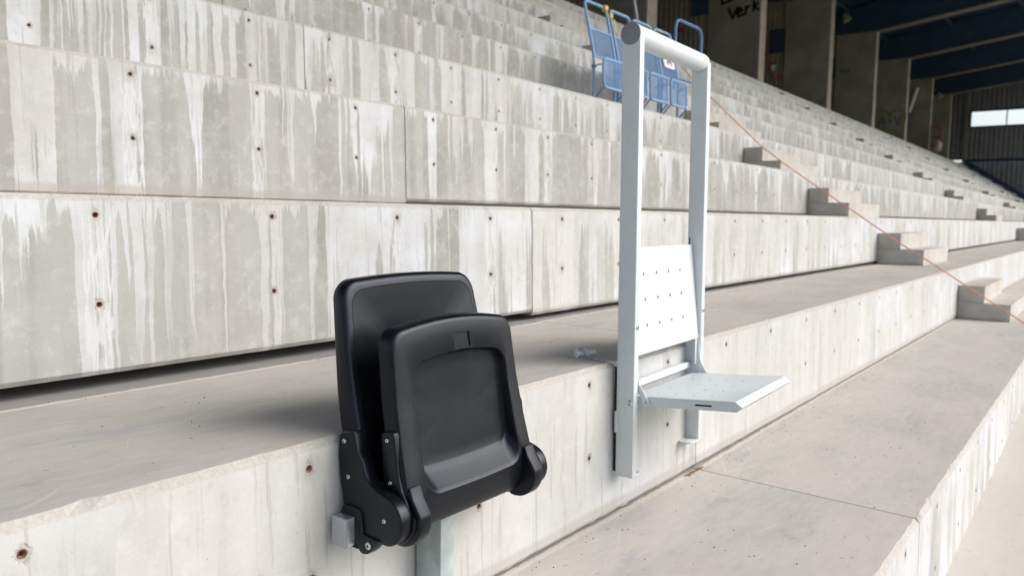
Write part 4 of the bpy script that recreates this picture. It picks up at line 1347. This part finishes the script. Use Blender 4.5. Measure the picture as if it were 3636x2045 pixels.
# end wall with window strip
ew = empty('end_wall', (XEND, 8, 0))
def stairz(y): return 4.54 - (8.62 - y) * 0.676
c_ = corrug('upper_sheeting', (XEND, 12.6), (XEND, -9.0), 4.95, 11.6, SHEETG, None, 0.27, 0.06, holes=(3.98, 14.5, 7.08, 8.03)); reparent(c_, ew)
c_ = corrug('lower_sheeting', (XEND + 0.1, 12.6), (XEND + 0.1, -9.0), -1.9, 4.80, SHEETG, None, 0.27, 0.06); reparent(c_, ew)
c_ = box('horizontal_rail', XEND - 0.06, XEND + 0.02, -9, 8.7, 4.78, 4.97, NAVY); reparent(c_, ew)
prof = [(8.8, stairz(8.8) + 0.02), (8.8, stairz(8.8) + 0.34), (-4, stairz(-4) + 0.34), (-4, stairz(-4) + 0.02)]
c_ = prism_x('stringer', prof, XEND - 0.12, XEND - 0.02, NAVY, None); reparent(c_, ew)
c_ = box('corner_post', XEND - 0.15, XEND - 0.01, 8.78, 8.95, 4.5, 10.5, SHEET); reparent(c_, ew)
wf = empty('window_frame')
wfm = bmesh.new()
for a in ((-1.9, 8.62, 7.00, 7.09), (-1.9, 8.62, 8.02, 8.11)):
    wfm = box_bm(XEND - 0.05, XEND + 0.08, a[0], a[1], a[2], a[3], 0, 2, wfm)
for y in (8.60, 6.6, 4.2, 1.8, -1.9):
    wfm = box_bm(XEND - 0.03, XEND + 0.07, y - 0.03, y + 0.03, 7.09, 8.02, 0, 2, wfm)
bpy.data.objects.remove(wf)
fr = bm_obj('window', wfm, NAVY, None, smooth=False); reparent(fr, ew); bpy.context.view_layer.update()
gl = box('pane', XEND + 0.02, XEND + 0.03, -1.9, 8.6, 7.09, 8.02, GLASS); gl.parent = fr; gl.matrix_parent_inverse = fr.matrix_world.inverted()
tag(ew, 'grey corrugated end wall with a bright window strip', 'wall')

# ------------------------------------------------------------------ marks and fittings on the fins
def on_face(X): return X - 0.004
# graffiti on fin 3 (X=21.25), letters run from back (left) towards the front (right)
ux, uz, nr = (0, -1, 0), (0, 0, 1), (-1, 0, 0)
gO = (21.25, 9.36, 6.80)
row1 = [[(0.0, 0.42), (0.0, 0.02), (0.30, 0.10)], [(0.42, 0.36), (0.62, 0.52), (0.60, 0.38), (0.42, 0.16), (0.78, 0.24)], [(0.92, 0.36), (1.0, 0.44)], [(1.10, 0.62), (1.18, 0.40), (1.28, 0.66)]]
row2 = [[(0.20, -0.12), (0.33, -0.42)], [(0.46, -0.12), (0.33, -0.42)], [(0.46, -0.30), (0.60, -0.24), (0.55, -0.16), (0.45, -0.24), (0.50, -0.38), (0.64, -0.34)],
        [(0.70, -0.14), (0.70, -0.36)], [(0.70, -0.20), (0.80, -0.14)], [(0.92, -0.02), (0.92, -0.30)], [(0.92, -0.18), (1.04, -0.10)], [(0.95, -0.18), (1.06, -0.28)]]
tag(stroke_mesh('graffiti_lettering', row1 + row2, 0.036, INK, None, gO, ux, uz, nr), 'black sprayed graffiti lettering on the fin wall', 'graffiti')
ht = []
for k in range(41):
    t = 2 * PI * k / 40
    ht.append((0.70 * (math.sin(t) ** 3), 0.043 * (13 * math.cos(t) - 5 * math.cos(2 * t) - 2 * math.cos(3 * t) - math.cos(4 * t))))
hO = (40.65, 9.28, 5.58)
gh = tag(empty('graffiti_heart', hO), 'faded yellow sprayed heart with teal letters low on a fin wall', 'graffiti')
h1 = stroke_mesh('outline', [ht], 0.035, YINK, None, hO, ux, uz, nr); reparent(h1, gh)
h2 = stroke_mesh('letters', [[(-0.50, -0.18), (-0.33, 0.22), (-0.16, -0.18)], [(-0.42, -0.04), (-0.24, -0.04)], [(-0.05, 0.0), (0.12, 0.0)], [(0.035, 0.09), (0.035, -0.09)], [(0.22, 0.22), (0.36, -0.18), (0.50, 0.22)]], 0.035, TINK, None, hO, ux, uz, nr); reparent(h2, gh)
def panel(name, X, y, z, w, h, mat, label, cat):
    return tag(box(name, X - 0.012, X - 0.002, y - w / 2, y + w / 2, z - h / 2, z + h / 2, mat, None, 0.002), label, cat)
panel('sticker', 21.29, 10.60, 6.30, 0.16, 0.10, REDP, 'small red sticker on the brown sheeting beyond the dark blue hoop', 'sticker')
panel('sticker', 21.29, 11.30, 6.48, 0.14, 0.16, simple('pale_blue_print', (0.20, 0.24, 0.26), 0.7), 'faded pale sticker on the brown sheeting near the top of the picture', 'sticker')
bn = tag(empty('banner', (27.88, 10.22, 6.1)), 'red and white cloth hanging on the brown sheeting', 'banner')
for nm, y, z, w, h, mt in (('red_patch', 10.30, 6.36, 0.20, 0.11, REDP), ('white_patch', 10.27, 6.20, 0.17, 0.20, WHITEP), ('red_tail', 10.36, 6.10, 0.06, 0.12, REDP), ('pink_patch', 10.16, 5.93, 0.18, 0.20, simple('pink_print', (0.55, 0.22, 0.24), 0.6)), ('red_end', 10.05, 5.90, 0.07, 0.15, REDP)):
    q = box(nm, 27.84, 27.87, y - w / 2, y + w / 2, z - h / 2, z + h / 2, mt, None, 0.003); reparent(q, bn)
# oval tag
V, F = [], []
n = 28
oc = (34.25, 9.62, 6.98)
for d in (0.003, 0.012):
    for k in range(n):
        a = 2 * PI * k / n
        V.append((oc[0] - d, oc[1] + 0.27 * math.cos(a), oc[2] + 0.16 * math.sin(a) * (1 - 0.1 * math.cos(2 * a))))
F.append(tuple(range(n, 2 * n))); F += [(k, (k + 1) % n, n + (k + 1) % n, n + k) for k in range(n)]
ov = mesh_obj('oval_tag', V, F, simple('grey_white_tag', (0.26, 0.27, 0.285), 0.7))
stroke_mesh('tag_lettering', [[(-0.17, -0.03), (-0.12, 0.05), (-0.08, -0.03)], [(-0.03, 0.05), (-0.02, -0.04), (0.04, 0.05)], [(0.09, -0.03), (0.12, 0.05), (0.17, 0.03)]], 0.016, INK, ov, (oc[0] - 0.012, oc[1], oc[2]), ux, uz, nr)
tag(ov, 'pale oval painted tag with dark scribble on a fin wall', 'graffiti')
# silver pipe
pp = tag(tube('silver_pipe', [(46.78, 9.72, 6.72), (46.78, 9.62, 7.1), (46.78, 9.40, 7.95)], 0.10, simple('pipe_highlight_white', (0.85, 0.87, 0.90), 0.3, 0.0)), 'short bright silver pipe fixed upright between two far fins', 'pipe')  # bright highlight put into a near-white non-metal colour
# red hoop chair and white sack on the top row
rh = empty('red_hoop', (46.3, 8.12, 4.5))
tube('frame', arc_path([(0, 0.40, 0), (0, 0.40, 1.42), (0, -0.12, 1.22), (0, -0.12, 0)], 0.12, 5), 0.035, REDM, rh, 8)
for z in (0.35, 0.8): tube('cross_rail', [(0, 0.40, z), (0, -0.12, z)], 0.03, REDM, rh, 6)
lst = [([(0, y, 0.35), (0, y, 1.2)], 0.012) for y in (-0.02, 0.08, 0.18, 0.28)]
V, F = tubes_bm(lst, 5); mesh_obj('wire_infill', V, F, REDM, rh)
tag(rh, 'red tubular hoop standing on the top row by the far fins', 'barrier')
sk = bmesh.new(); bmesh.ops.create_uvsphere(sk, u_segments=14, v_segments=10, radius=0.2)
bmesh.ops.scale(sk, verts=sk.verts, vec=(0.9, 0.9, 1.5))
for v in sk.verts:
    v.co.x += 0.03 * math.sin(v.co.z * 20); v.co.z = max(v.co.z, -0.26)
bmesh.ops.translate(sk, verts=sk.verts, vec=(45.9, 8.08, 4.76))
tag(bm_obj('sack', sk, simple('pale_sack', (0.48, 0.42, 0.37), 0.9)), 'pale sack standing below the red hoop', 'sack')
# drainpipe leaning on the top row by the nearest fin
tag(tube('leaning_pole', [(14.45, yfin(14.45) + 0.0, 4.5), (13.75, yfin(14) + 0.0, 6.2), (13.1, yfin(14), 7.9)], 0.036, simple('grey_pole', (0.50, 0.50, 0.53), 0.4, 0.3), n=12), 'pale grey pole leaning up from the top row behind the white hoop', 'pole')
def floodlight(X, y, z, lab):
    e = empty('floodlight', (X, y, z))
    b = bmesh.new(); bmesh.ops.create_cone(b, cap_ends=True, segments=16, radius1=0.09, radius2=0.17, depth=0.30)
    bmesh.ops.rotate(b, verts=b.verts, cent=(0, 0, 0), matrix=Matrix.Rotation(math.radians(150), 3, 'X'))
    bm_obj('lamp_head', b, simple('lamp_shell', (0.50, 0.47, 0.36), 0.4), e)
    tube('bracket', [(0.0, 0.0, 0.12), (0.0, 0.12, 0.3), (0.3, 0.30, 0.42)], 0.03, NAVY, e, 6)
    box('ballast_box', -0.12, 0.12, 0.2, 0.5, 0.25, 0.42, NAVY, e, 0.01)
    tag(e, lab, 'floodlight')
floodlight(33.95, 9.60, 9.05, 'small floodlight under the roof between the third and fourth fins')
floodlight(52.9, 9.40, 8.35, 'tiny far floodlight under the roof by the last fin')
